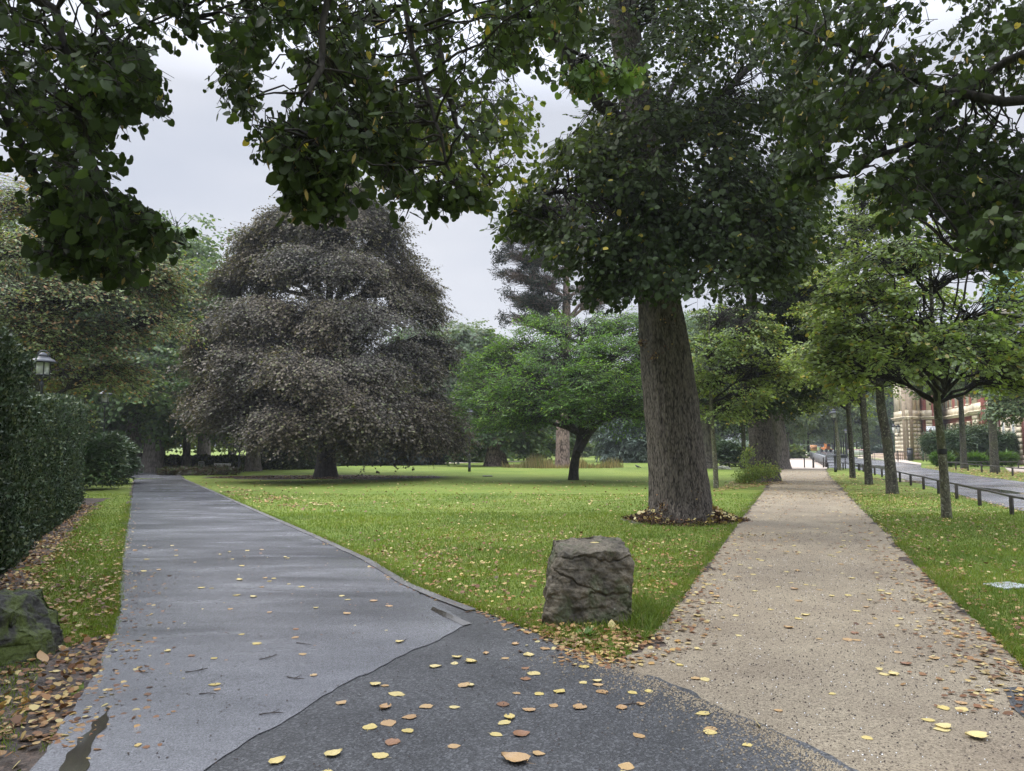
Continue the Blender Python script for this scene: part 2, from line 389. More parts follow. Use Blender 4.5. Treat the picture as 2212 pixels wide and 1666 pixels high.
def sheet(name, poly, z, mat, kind='structure'):
    V = [Vector((p[0], p[1], 0)) for p in poly]
    tr = tessellate_polygon([V])
    F = np.array([t_ if (V[t_[1]]-V[t_[0]]).cross(V[t_[2]]-V[t_[0]]).z > 0 else t_[::-1] for t_ in tr])
    me = mesh_np(name, np.array([(p[0], p[1], z) for p in poly]), [F], mat)
    o = link(name, me); o['kind'] = kind; return o
def PX(l): return [G(*p)[:2] for p in l]

# one lawn sheet to the horizon
gx = np.concatenate([[-900, -300, -120], np.linspace(-60, 60, 41), [120, 300, 900]]); gy = np.concatenate([[-300, -60], np.linspace(-10, 100, 41), [180, 400, 1500]])
XX, YY = np.meshgrid(gx, gy); V = np.c_[XX.ravel(), YY.ravel(), np.zeros(XX.size)]
nx, ny = len(gx), len(gy); idx = np.arange(nx*ny).reshape(ny, nx)
F = np.stack([idx[:-1, :-1], idx[:-1, 1:], idx[1:, 1:], idx[1:, :-1]], -1).reshape(-1, 4)
o = link('lawn', mesh_np('lawn', V, [F], M['lawn'])); o['kind'] = 'structure'

LEFT_E = [(-330, 1900), (60, 1680), (105, 1620), (150, 1545), (215, 1450), (243, 1380), (258, 1300), (262, 1235), (273, 1150), (283, 1090), (290, 1036)]
RIGHT_E = [(395, 1034), (470, 1067), (560, 1107), (690, 1163), (800, 1213), (885, 1266)]
LIGHT = LEFT_E + RIGHT_E + [(940, 1308), (1018, 1352), (930, 1393), (830, 1440), (700, 1510), (560, 1595), (430, 1675), (60, 1900)]
DARK_N = [(885, 1262), (960, 1294), (1060, 1333), (1160, 1372), (1235, 1405), (1340, 1440), (1480, 1497), (1640, 1568), (1780, 1640), (1900, 1705), (2250, 1900)]
DARK = DARK_N + [(60, 1900), (430, 1660), (700, 1500), (900, 1390), (940, 1330)]
GL = [(1320, 1440), (1395, 1388), (1438, 1340), (1475, 1290), (1512, 1240), (1560, 1180), (1602, 1122), (1650, 1062), (1672, 1035), (1690, 1013)]
GRR = [(1783, 1013), (1790, 1030), (1818, 1060), (1870, 1110), (1930, 1170), (1990, 1232), (2050, 1290), (2120, 1350), (2175, 1405), (2230, 1460), (2330, 1550), (2700, 1900)]
GRAV = GL + GRR + [(1500, 1900), (1380, 1500)]
pLIGHT, pDARK, pGRAV = PX(LIGHT), PX(DARK), PX(GRAV)
FAR_COURT = [(1640, 1013), (1783, 1013), (1790, 1010), (1756, 986), (1751, 981), (1738, 975), (1728, 972), (1722, 973), (1705, 985), (1690, 995)]
pCOURT = PX(FAR_COURT)
ROAD = [(2212+250, 1168), (2212, 1106), (2114, 1081), (2038, 1060), (1955, 1036), (1879, 1022), (1850, 1013), (1786, 1011), (1757, 984), (1762, 977), (1768, 973.2),
        (1796, 973.2), (1806, 976), (1830, 983), (1858, 989), (1905, 994.5), (1938, 998), (1990, 1005), (1990, 1011), (2038, 1018), (2114, 1029), (2212, 1042), (2500, 1075)]
pROAD = PX(ROAD)
CROSS = PX([(150, 1032), (290, 1034), (398, 1034), (384, 1023), (340, 1017), (230, 1019), (60, 1022)])
# soil margins first (2 mm), then the surfaces
def grow(poly, d):
    P = np.array([p[:2] for p in poly]); n = len(P); out = []
    area = .5*sum(P[i][0]*P[(i+1) % n][1]-P[(i+1) % n][0]*P[i][1] for i in range(n)); s = 1 if area > 0 else -1
    for i in range(n):
        a, b_, c = P[i-1], P[i], P[(i+1) % n]
        e1 = (b_-a)/max(1e-6, np.linalg.norm(b_-a)); e2 = (c-b_)/max(1e-6, np.linalg.norm(c-b_))
        nr = np.array((e1[1]+e2[1], -e1[0]-e2[0])); nr = nr/max(1e-6, np.linalg.norm(nr))
        out.append(b_+nr*d*s)
    return out
sheet('soil_margin', rough_poly(grow(pGRAV, .08), .12, .16, 3), .003, M['soil'])
sheet('soil_margin', rough_poly(grow(PX(LEFT_E+RIGHT_E), .07), .12, .12, 8), .004, M['soil'])
sheet('gravel_path', rough_poly(pGRAV, .06, .20, 1), .008, M['gravel'])
sheet('path', rough_poly(pDARK, .07, .09, 2), .014, M['asphalt_dark'])
sheet('path', rough_poly(pLIGHT, .08, .05, 4), .020, M['asphalt_light'])
sheet('path', rough_poly(CROSS, .6, .15, 4), .009, M['asphalt_light'])
sheet('path', rough_poly(PX([(2167, 1491), (2500, 1462), (2600, 1640), (2212, 1556), (2186, 1532)]), .1, .02, 4), .014, M['asphalt_dark'])
sheet('gravel_court', rough_poly(pCOURT, 1, .2, 4), .010, M['court'])
sheet('road', rough_poly(pROAD, .5, .12, 6), .013, M['road'])
sheet('path', PX([(1842, 984), (1990, 1005), (1990, 1001), (1938, 992), (1905, 987), (1870, 983)]), .018, M['court'])
sheet('path', PX([(2180, 1019), (2500, 1035), (2500, 1015), (2212, 1008), (2170, 1010)]), .012, M['court'])
sheet('path', PX([(760, 1006), (990, 1001), (1150, 997), (1150, 995.5), (990, 999), (760, 1003)]), .012, M['court'])
sheet('path', PX([(1270, 979.5), (1420, 979.5), (1420, 978), (1270, 978)]), .012, M['court'])
# soil strip under the hedge, bare soil under the copper beech and round the lime
HB = [(-4.0, 5.2), (-5.75, 9), (-8.25, 14), (-11.6, 20.8), (-12.3, 23), (-14.5, 23), (-7, 5)]
sheet('soil', rough_poly(HB, .25, .35, 9), .005, M['soil'])
sheet('soil', rough_poly([G(*p)[:2] for p in [(-300, 1560), (20, 1680), (100, 1610), (150, 1545), (215, 1450), (240, 1385), (225, 1370), (150, 1400), (90, 1425), (-200, 1400)]], .1, .15, 11), .006, M['soil'])
def disc_poly(c, rx, ry, n=40): return [(c[0]+rx*math.cos(2*math.pi*i/n), c[1]+ry*math.sin(2*math.pi*i/n)) for i in range(n)]
cB = G(704, 1031); sheet('soil', rough_poly(disc_poly(cB, 6.3, 2.6), .5, .9, 12), .004, M['soil'])
cL = G(1476, 1124); sheet('soil', rough_poly(disc_poly(cL, 1.35, 1.1), .1, .25, 13), .006, M['soil'])
# stone edging along the path and standing rain water
def strip(name, line, w, z, mat, h=.0):
    P = np.array([G(*p)[:2] for p in line]); Q = []
    for i in range(len(P)):
        d = P[min(i+1, len(P)-1)]-P[max(i-1, 0)]; d /= np.linalg.norm(d); Q.append(P[i]+np.array((d[1], -d[0]))*w)
    return sheet(name, rough_poly(list(P)+Q[::-1], .2, .012, 7), z, mat)
strip('kerb', [(395, 1034), (470, 1066), (560, 1106), (690, 1162), (800, 1212), (885, 1264), (960, 1296), (1030, 1322)], .11, .028, M['kerb'])
sheet('puddle', rough_poly(PX([(935, 1316), (985, 1337), (1020, 1353), (1000, 1357), (965, 1340), (930, 1322)]), .05, .015, 21), .0235, M['water'])
sheet('puddle', rough_poly(PX([(205, 1560), (235, 1535), (228, 1580), (200, 1610), (182, 1650), (165, 1700), (130, 1720), (150, 1650), (180, 1595)]), .03, .07, 23), .0235, M['water'])
for P_ in ([(1880, 1034), (1990, 1040), (2010, 1046), (1930, 1040)], [(2070, 1050), (2180, 1060), (2230, 1071), (2120, 1062)], [(1830, 1004), (1900, 1006), (1935, 1013), (1860, 1011)]):
    sheet('puddle', rough_poly(PX(P_), .3, .12, 25), .0165, M['water'])

# ------------------------------------------------------------------ foliage engine
SHAPES = {
 'kite': (np.array([(0,0,0),(.34,.45,-.10),(0,1,-.12),(-.34,.45,-.10)]), [np.array([[0,1,2,3]])]),
 'round': (np.array([(0,0,0),(.42,.22,-.08),(.38,.62,-.10),(0,1,-.14),(-.38,.62,-.10),(-.42,.22,-.08)]), [np.array([[0,1,2,3],[0,3,4,5]])]),
 'heart': (np.array([(0,.08,0),(.26,-.06,-.03),(.52,.16,-.10),(.53,.50,-.13),(.34,.80,-.14),(0,1.02,-.18),(-.34,.80,-.14),(-.53,.50,-.13),(-.52,.16,-.10),(-.26,-.06,-.03)]),
           [np.array([[0,1,2,3,4,5],[0,5,6,7,8,9]])]),
 'long': (np.array([(0,0,0),(.16,.35,-.05),(.13,.7,-.1),(0,1,-.2),(-.13,.7,-.1),(-.16,.35,-.05)]), [np.array([[0,1,2,3],[0,3,4,5]])]),
 'needle': (np.array([(0,0,0),(.09,.5,0),(0,1,-.1),(-.09,.5,0)]), [np.array([[0,1,2,3]])]),
}
def leaves_mesh(name, P, Fd, N, size, shape, mat):
    S, faces = SHAPES[shape]
    Fd = unit(Fd); N = unit(N - (N*Fd).sum(-1, keepdims=True)*Fd); R = np.cross(Fd, N)
    s = size[:, None, None]
    V = P[:, None, :] + s*(S[None, :, 0:1]*R[:, None, :] + S[None, :, 1:2]*Fd[:, None, :] + S[None, :, 2:3]*N[:, None, :])
    nv = len(S); off = (np.arange(len(P))*nv)[:, None, None]
    Fs = [(f[None]+off).reshape(-1, f.shape[1]) for f in faces]
    return mesh_np(name, V.reshape(-1, 3), Fs, mat)

def make_spray(rng, nside=7, per=5, droop=.25, hang=.35, ang=48, zj=.05, nz=1.0, nj=.35):
    P, F, N, tw = [], [], [], []
    ax = np.linspace(0, 1, 5); tw.append(np.c_[ax, rng.normal(0, .03, 5).cumsum()*.6, -droop*ax**2])
    def add(p, d, k):
        side = 1 if k % 2 else -1
        a = math.radians(45+rng.normal(0, 14))*side
        f = np.array((d[0]*math.cos(a)-d[1]*math.sin(a), d[0]*math.sin(a)+d[1]*math.cos(a), d[2]-hang+rng.normal(0, .25)))
        P.append(p+rng.normal(0, zj*.5, 3)); F.append(f); N.append(np.array((rng.normal(0, nj), rng.normal(0, nj), nz)))
    for i in range(nside):
        x0 = .08+.84*i/nside+rng.normal(0, .02); s = 1 if i % 2 else -1
        L = .62*(1-.55*x0)*(.8+.4*rng.random()); a = math.radians(ang+rng.normal(0, 8))*s
        d = np.array((math.cos(a), math.sin(a), 0)); p0 = np.array((x0, 0, -droop*x0*x0)); zz = rng.normal(0, zj)
        pts = [p0+d*L*q+np.array((0, 0, -droop*.8*(L*q)**2+zz*q)) for q in (0, .5, 1)]; tw.append(np.array(pts))
        for k in range(per):
            q = (k+.6)/per; add(p0+d*L*q+np.array((0, 0, -droop*.8*(L*q)**2+zz*q)), d, k)
        add(pts[-1], d, rng.integers(2))
    for k in range(per): q = (k+.7)/per; add(np.array((q, 0, -droop*q*q)), np.array((1., 0, -droop*q)), k)
    return np.array(P), np.array(F), np.array(N), tw

def rot_mats(az, tilt, roll):
    ca, sa, ct, st, cr_, sr = np.cos(az), np.sin(az), np.cos(tilt), np.sin(tilt), np.cos(roll), np.sin(roll)
    n = len(az); Rz = np.zeros((n,3,3)); Ry = np.zeros((n,3,3)); Rx = np.zeros((n,3,3))
    Rz[:,0,0]=ca; Rz[:,0,1]=-sa; Rz[:,1,0]=sa; Rz[:,1,1]=ca; Rz[:,2,2]=1
    Ry[:,0,0]=ct; Ry[:,0,2]=-st; Ry[:,2,0]=st; Ry[:,2,2]=ct; Ry[:,1,1]=1      # tilt>0 lifts the tip
    Rx[:,0,0]=1; Rx[:,1,1]=cr_; Rx[:,1,2]=-sr; Rx[:,2,1]=sr; Rx[:,2,2]=cr_
    return Rz@Ry@Rx
def foliage(rng, A, az, tilt, scale, leaf, sprays, jit=.3, keep=.92, sizej=.22):
    """A attractors; returns leaf arrays and twig polylines"""
    n = len(A); R = rot_mats(az, tilt, rng.normal(0, jit, n)); k = rng.integers(0, len(sprays), n)
    PP, FF, NN, TW = [], [], [], []
    for i, (p, f, nn, tw) in enumerate(sprays):
        m_ = k == i
        if not m_.any(): continue
        Rm = R[m_]; sm = scale[m_][:, None, None]
        PP.append((A[m_][:, None, :]+sm*np.einsum('nij,lj->nli', Rm, p)).reshape(-1, 3))
        FF.append(np.einsum('nij,lj->nli', Rm, f).reshape(-1, 3)); NN.append(np.einsum('nij,lj->nli', Rm, nn).reshape(-1, 3))
        for q in tw: TW.append((A[m_][:, None, :]+sm*np.einsum('nij,lj->nli', Rm, q)))
    P = np.concatenate(PP); F = np.concatenate(FF); N = np.concatenate(NN)
    m_ = rng.random(len(P)) < keep; P, F, N = P[m_], F[m_], N[m_]
    return P, F, N, leaf*(1+rng.normal(0, sizej, len(P))).clip(.5, 1.6), TW
def tubes(polys, r0, r1, sides):
    """polys (n,k,3); radii from r0 (n) to r1 (n)"""
    n, k, _ = polys.shape; t = np.gradient(polys, axis=1); t = unit(t)
    ref = np.where(np.abs(t[..., 2:3]) < .9, np.array((0, 0, 1.)), np.array((1., 0, 0)))
    a = unit(np.cross(t, ref)); b_ = np.cross(t, a)
    q = np.linspace(0, 1, k)[None, :, None, None]
    r = (np.asarray(r0).reshape(-1, 1, 1, 1)*(1-q)+np.asarray(r1).reshape(-1, 1, 1, 1)*q)
    an = np.linspace(0, 2*math.pi, sides, endpoint=False)[None, None, :, None]
    V = polys[:, :, None, :]+r*(np.cos(an)*a[:, :, None, :]+np.sin(an)*b_[:, :, None, :])
    i = np.arange(sides); j = (i+1) % sides; base = np.arange(k-1)[:, None]*sides
    f = np.stack([base+i, base+j, base+sides+j, base+sides+i], -1).reshape(-1, 4)
    F = (f[None]+(np.arange(n)*k*sides)[:, None, None]).reshape(-1, 4)
    return V.reshape(-1, 3), F
def open_mask(A, f, thr, flat=1.8, seed=0.):
    """keep attractors in clumps so gaps open between the sprays"""
    return np.array([mnoise.noise(Vector((p[0]*f+seed, p[1]*f, p[2]*f*flat))) > thr for p in A])
class Wood:
    def __init__(s): s.v = []; s.f = []; s.n = 0
    def add(s, polys, r0, r1, sides=5):
        if len(polys) == 0: return
        V, F = tubes(np.asarray(polys, float), r0, r1, sides); s.v.append(V); s.f.append(F+s.n); s.n += len(V)
    def build(s, name, mat, parent):
        return link(name, mesh_np(name, np.concatenate(s.v), [np.concatenate(s.f)], mat, True), parent)
def curve(a, b_, k=6, sag=0, rng=None, wob=0):
    """curved limbs between arrays a,b (n,3): rise first, then spread"""
    a = np.atleast_2d(a); b_ = np.atleast_2d(b_); q = np.linspace(0, 1, k)[None, :, None]
    P = a[:, None]*(1-q)+b_[:, None]*q
    L = np.linalg.norm(b_-a, axis=1)[:, None]
    P[..., 2] += sag*L*(q[..., 0]*(1-q[..., 0]))*4*.25
    if rng is not None and wob:
        w = rng.normal(0, 1, P.shape)*L[..., None]*wob; w[:, 0] = 0; w[:, -1] = 0; P += w
    return P

def trunk_mesh(pts, rad, mat, name, parent, sides=24, ridges=0, flare=0, rings=60, seed=0, depth=.035):
    """tapered trunk through pts with root flare and bark ridges"""
    P = np.array(pts, float); s = np.linspace(0, 1, len(P)); q = np.linspace(0, 1, rings)
    C = np.stack([np.interp(q, s, P[:, i]) for i in range(3)], 1)
    for _ in range(3): C[1:-1] = (C[:-2]+C[1:-1]*2+C[2:])/4
    R = np.interp(q, s, rad); H = C[:, 2]-C[0, 2]
    th = np.linspace(0, 2*math.pi, sides, endpoint=False); rg = np.random.default_rng(seed)
    lob = sum(np.cos(k*th+rg.random()*6.3)*a for k, a in ((3, .05), (5, .035), (2, .04)))
    fl = np.exp(-H/ (rad[0]*1.1))*flare
    rr = R[:, None]*(1+lob[None]*(1+2*fl[:, None]) + fl[:, None]*(.5+.5*np.abs(np.cos(2.5*th+rg.random()*6))[None]))
    if ridges:
        w1 = sum(np.sin(H[:, None]*f+np.cos(th*g+p)*2)*a for f, g, p, a in ((5, 3, 1, .45), (11, 5, 2, .35), (23, 7, 4, .25)))
        rd = np.abs(np.sin(th[None]*ridges/2+w1)); rd2 = np.abs(np.sin(th[None]*ridges*.8+w1*1.7+2))
        rr = rr*(1+depth*(rd*.7+rd2*.5-.6))
        w2 = np.sin(H[:, None]*3+th*2)+np.sin(H[:, None]*7+th*3+2); rr = rr*(1+.008*w2)
    V = np.stack([C[:, None, 0]+rr*np.cos(th), C[:, None, 1]+rr*np.sin(th), np.repeat(C[:, 2:3], sides, 1)], -1).reshape(-1, 3)
    i = np.arange(sides); j = (i+1) % sides; base = np.arange(rings-1)[:, None]*sides
    F = np.stack([base+i, base+j, base+sides+j, base+sides+i], -1).reshape(-1, 4)
    return link(name, mesh_np(name, V, [F], mat, True), parent)

def lobe_points(rng, c, r, n, up=.35, shell=.35):
    d = unit(rng.normal(0, 1, (n, 3))+np.array((0, 0, up))); q = (shell+(1-shell)*rng.random(n)**.6)[:, None]
    return np.array(c)+d*q*np.array(r), d

def build_crown(root, rng, lobes, leafshape, leafsize, leafmat, n_per, spray_scale, sprays, trunk_pts, limb_r, axis=None,
                tilt=(-.15, .3), barkmat=None, twigs=True, keep=.92, up=.35, shell=.35, crown_name='crown', zmin=None, twig_r=.006, sub=True, extra=None, gaps=None):
    """lobes: (centre, radii, weight). limbs run from the trunk to each lobe and on to its sprays"""
    wood = Wood(); AA, AZ, TI, SC = [], [], [], []
    tp = np.array(trunk_pts, float)
    if axis is None: axis = tp[-1]
    for c, r, w in lobes:
        n = max(3, int(n_per*w)); A, d = lobe_points(rng, c, r, n, up, shell)
        if zmin is not None: A[:, 2] = np.maximum(A[:, 2], zmin+rng.random(n)*.6)
        out = A[:, :2]-np.array(axis)[:2]+d[:, :2]*np.array(r)[:2]*.9
        AA.append(A); AZ.append(np.arctan2(out[:, 1], out[:, 0])+rng.normal(0, .35, n))
        TI.append(rng.normal(tilt[0], tilt[1], n)); SC.append(spray_scale*rng.uniform(.6, 1.4, n))
        c = np.array(c, float)
        k = np.argmin(np.linalg.norm(tp-c, axis=1)+np.where(tp[:, 2] > c[2], 3, 0)+np.abs(tp[:, 2]-(c[2]-np.linalg.norm(c[:2]-tp[-1, :2])*.7))*.6)
        limb = curve(tp[k], c, 8, .25, rng, .02)
        wood.add(limb, [limb_r], [limb_r*.3], 7)
        if sub:
            j = rng.integers(3, 8, n); base = limb[0][j]
            wood.add(curve(base, A, 5, .2, rng, .03), np.full(n, limb_r*.16+.004), np.full(n, twig_r), 4)
    A = np.concatenate(AA); az = np.concatenate(AZ); ti = np.concatenate(TI); sc = np.concatenate(SC)
    if extra is not None:
        A = np.concatenate([A, extra[0]]); az = np.concatenate([az, extra[1]]); ti = np.concatenate([ti, extra[2]]); sc = np.concatenate([sc, extra[3]])
    if gaps is not None:
        m_ = open_mask(A, gaps[0], gaps[1], gaps[2] if len(gaps) > 2 else 1.8, float(rng.random()*50)); A, az, ti, sc = A[m_], az[m_], ti[m_], sc[m_]
    P, Fd, N, S, TW = foliage(rng, A, az, ti, sc, leafsize, sprays, keep=keep)
    if twigs:
        for q in TW: wood.add(q, np.full(len(q), twig_r), np.full(len(q), twig_r*.4), 3)
    link(crown_name, leaves_mesh(crown_name, P, Fd, N, S, leafshape, leafmat), root)
    wood.build('branches', barkmat, root)
    return A, az

def to_local(root_loc, P): return np.asarray(P, float)-np.array(root_loc)
def px_lobes(base, L, d, depth=.8, off=0):
    """lobes given as photo ellipses (u,v,ru,rv[,dd[,w]]) at distance d+dd, returned local to base"""
    out = []
    for e in L:
        u, v, ru, rv = e[:4]; dd = e[4] if len(e) > 4 else 0; w = e[5] if len(e) > 5 else 1
        k = PXM(d+dd); out.append((to_local(base, D(u, v, d+dd)), (ru*k, ru*k*depth, rv*k), w))
    return out

# ------------------------------------------------------------------ trees
rng = np.random.default_rng(11)
SPR = {
 'near': [make_spray(rng, 7, 3, .35, 1.0, 46, .06, .35, .8) for _ in range(8)],
 'lime': [make_spray(rng, 7, 4, .35, .50, 48, .06) for _ in range(6)],
 'flat': [make_spray(rng, 7, 4, .15, .18, 50, .05) for _ in range(6)],
 'droop': [make_spray(rng, 9, 5, .38, .35, 45, .04) for _ in range(6)],
 'tuft': [make_spray(rng, 5, 3, .1, .0, 60, .15) for _ in range(6)],
}
def poly_attr(rng, poly, d0, d1, n):
    """random points inside a photo outline, spread over a depth range"""
    P = np.array(poly, float); lo, hi = P.min(0), P.max(0); out = []
    while len(out) < n:
        q = rng.uniform(lo, hi, (n*2, 2)); out += list(q[inpoly(q, poly)])
    q = np.array(out[:n]); d = rng.uniform(d0, d1, n)
    return np.array([D(u, v, dd) for (u, v), dd in zip(q, d)])

def hanging_tree(name, label, base, trunk, trad, limbs, regions, leafmat, seed, leaf=.085, shape='heart', group=None, bracts=None, flare=.4, sprset='near', bark_='branch_bark', ridge=0, tsides=24, keep=.93, roof=None, gap=(1.3, -.1), clear=False):
    """a tree whose boughs reach into the picture. limbs: polylines of (u,v,d) or world points;
    regions: (outline, d0, d1, n, azimuth, tilt, spray scale, mat?)"""
    rg = np.random.default_rng(seed); root = empty(name, base); tag(root, label, 'tree', group)
    tl = to_local(base, trunk)
    trunk_mesh(tl, trad, M['lime_bark'], 'trunk', root, sides=tsides, ridges=ridge, flare=flare, rings=60 if not ridge else 260, seed=seed)
    wood = Wood(); LP = []
    for pts, r0, r1 in limbs:
        Wp = np.array([D(*p) if len(p) == 3 and abs(p[0]) > 45 else np.array(p) for p in pts], float)-np.array(base)
        q = np.linspace(0, 1, len(Wp)); qq = np.linspace(0, 1, 22)
        C = np.stack([np.interp(qq, q, Wp[:, i]) for i in range(3)], 1)
        for _ in range(4): C[1:-1] = (C[:-2]+C[1:-1]*2+C[2:])/4
        C[1:-1] += rg.normal(0, .025, C[1:-1].shape)
        wood.add(C[None], [r0], [r1], 8); LP.append(C)
    LP = np.concatenate(LP+[tl]) if LP else tl
    groups = {}
    for r in regions:
        poly, d0, d1, n, az, ti, sc = r[:7]; mt = r[7] if len(r) > 7 else leafmat; ls = r[8] if len(r) > 8 else leaf
        A = poly_attr(rg, poly, d0, d1, n)-np.array(base)
        A = A[open_mask(A, gap[0], gap[1], 1.2, seed)]
        if clear:   # the stem shows dark between the sprays
            ax_ = np.interp(A[:, 2], tl[:, 2], tl[:, 0]); ay_ = np.interp(A[:, 2], tl[:, 2], tl[:, 1])
            A = A[~((np.abs(A[:, 0]-ax_) < .75) & (A[:, 1] < ay_) & (A[:, 2] < 8.2) & (rg.random(len(A)) < .35))]
        n = len(A)
        if az is None:
            z = np.arctan2(A[:, 1], A[:, 0])+rg.normal(0, .5, n)
        else: z = rg.normal(math.radians(az), .7, n)
        T_ = rg.normal(ti, .3, n); S_ = sc*rg.uniform(.7, 1.3, n)
        A -= np.c_[np.cos(z)*np.cos(T_), np.sin(z)*np.cos(T_), np.sin(T_)]*(S_*.5)[:, None]
        # twigs back to the nearest limb
        k = np.array([np.argmin(np.linalg.norm(LP-a, axis=1)) for a in A]); dist = np.linalg.norm(LP[k]-A, axis=1)
        m_ = (dist < 2.6) & (rg.random(n) < .55)
        if m_.any(): wood.add(curve(LP[k][m_], A[m_], 6, .12, rg, .03), np.full(m_.sum(), .010)+dist[m_]*.004, np.full(m_.sum(), .004), 4)
        res = foliage(rg, A, z, T_, S_, ls, SPR[r[9] if len(r) > 9 else sprset], keep=keep, sizej=.32)
        if len(r) > 11: pass
        groups.setdefault((mt, r[10] if len(r) > 10 else shape), []).append(res)
        for q in res[4]: wood.add(q, np.full(len(q), .005), np.full(len(q), .002), 3)
    if roof:  # unseen foliage overhead and behind the camera, added to darken the near boughs
        (x0, x1, y0, y1, z0, z1), n = roof; A = rg.uniform((x0, y0, z0), (x1, y1, z1), (n, 3))-np.array(base)
        res = foliage(rg, A, rg.uniform(0, 6.28, n), rg.normal(-.3, .3, n), rg.uniform(.9, 1.5, n), .12, SPR['lime']); groups.setdefault((leafmat, 'round'), []).append(res)
        k = np.array([np.argmin(np.linalg.norm(LP-a, axis=1)) for a in A]); wood.add(curve(LP[k], A, 6, .12, rg, .03), np.full(n, .03), np.full(n, .006), 4)
    for (mt, shp), rs in groups.items():
        P, F_, N_, S_ = [np.concatenate([r[i] for r in rs]) for i in range(4)]
        link('crown', leaves_mesh('crown', P, F_, N_, S_, shp, M[mt]), root)
        if bracts:
            k = rg.random(len(P)) < bracts; n = k.sum()
            if n:
                Fb = np.c_[rg.normal(0, .3, (n, 2)), -np.ones(n)]; link('seed_bracts', leaves_mesh('seed_bracts', P[k]+Fb*.03, Fb, rg.normal(0, 1, (n, 3)), np.full(n, .075), 'long', M['bract']), root)['kind'] = 'stuff'
    wood.build('branches', M[bark_], root)
    return root

# -- big lime beside the gravel path
b0 = cL.copy()
tr = [G(1476, 1126), D(1472, 1080, 16.1), D(1462, 980, 16.1), D(1450, 860, 16.1), D(1436, 740, 16.1), D(1424, 640, 16.1), D(1412, 520, 16.1), D(1398, 380, 16.1), D(1380, 240, 16.1), D(1350, 60, 16.1), D(1330, -200, 16.1), D(1320, -500, 16.3)]
lime = hanging_tree('lime_tree', 'big old lime tree with ridged grey trunk standing beside the gravel path behind the boulder', b0, tr,
  [.635, .61, .595, .58, .54, .45, .41, .40, .38, .34, .25, .1],
  [([(1400, 470, 16.1), (1300, 400, 15.2), (1180, 420, 14.6), (1090, 470, 14.2)], .10, .02),
   ([(1390, 330, 16.1), (1280, 200, 15.5), (1190, 60, 15), (1120, -60, 14.6)], .20, .06),
   ([(1400, 380, 16.1), (1520, 250, 16.5), (1640, 120, 17.5), (1760, 40, 18)], .16, .03),
   ([(1410, 500, 16.1), (1540, 470, 15.5), (1650, 500, 15), (1740, 560, 14.8)], .08, .02),
   ([(1390, 300, 16.1), (1460, 180, 18), (1560, 60, 20)], .12, .03)],
  [([(1180, -250), (1760, -250), (1770, 200), (1560, 240), (1300, 240), (1200, 120)], 12.5, 20, 880, None, -.35, 1.0),
   ([(1300, 220), (1760, 180), (1775, 480), (1700, 560), (1620, 560), (1500, 500), (1330, 430), (1260, 320)], 13.0, 18.8, 860, None, -.55, .95),
   ([(1380, 480), (1730, 470), (1740, 560), (1640, 615), (1560, 620), (1470, 625), (1380, 600)], 12.6, 17.8, 440, None, -.8, .9),
   ([(1100, 430), (1200, 300), (1330, 260), (1420, 420), (1420, 600), (1340, 625), (1270, 620), (1210, 560), (1150, 490)], 13.2, 17.0, 640, 190, -.6, .85),
   ([(1060, 500), (1130, 410), (1200, 380), (1200, 480), (1120, 480)], 13.4, 15, 70, 190, -.45, .7)],
  'lime_leaf', 5, leaf=.098, shape='round', flare=.2, sprset='lime', ridge=52, tsides=220, keep=.95, gap=(.6, -.07), clear=True)
# dark burr knots with sprouts on its trunk
def sprouts(root, pts, mt, n, r, seed, leaf=.06, name='sprouts'):
    rg = np.random.default_rng(seed); w = []
    P = np.concatenate([np.array(p)+rg.normal(0, r, (n, 3)) for p in pts])
    F_ = rg.normal(0, 1, P.shape); F_[:, 2] += .4
    o = link(name, leaves_mesh(name, P, F_, rg.normal(0, 1, P.shape), np.full(len(P), leaf), 'kite', mt), root); o['kind'] = 'stuff'; return o
for (u, v, rr, mt, n) in ((1441, 757, .07, 'mulch_leaf', 110), (1412, 772, .06, 'mulch_leaf', 70), (1386, 742, .05, 'mulch_leaf', 60), (1497, 1070, .08, 'mulch_leaf', 120), (1432, 1098, .08, 'mulch_leaf', 100), (1500, 1098, .10, 'mulch_leaf', 90), (1441, 700, .08, 'mulch_leaf', 90)):
    sprouts(lime, [to_local(b0, D(u, v, 15.55 if v > 900 else 15.62))], M[mt], n, rr, int(u), .05)

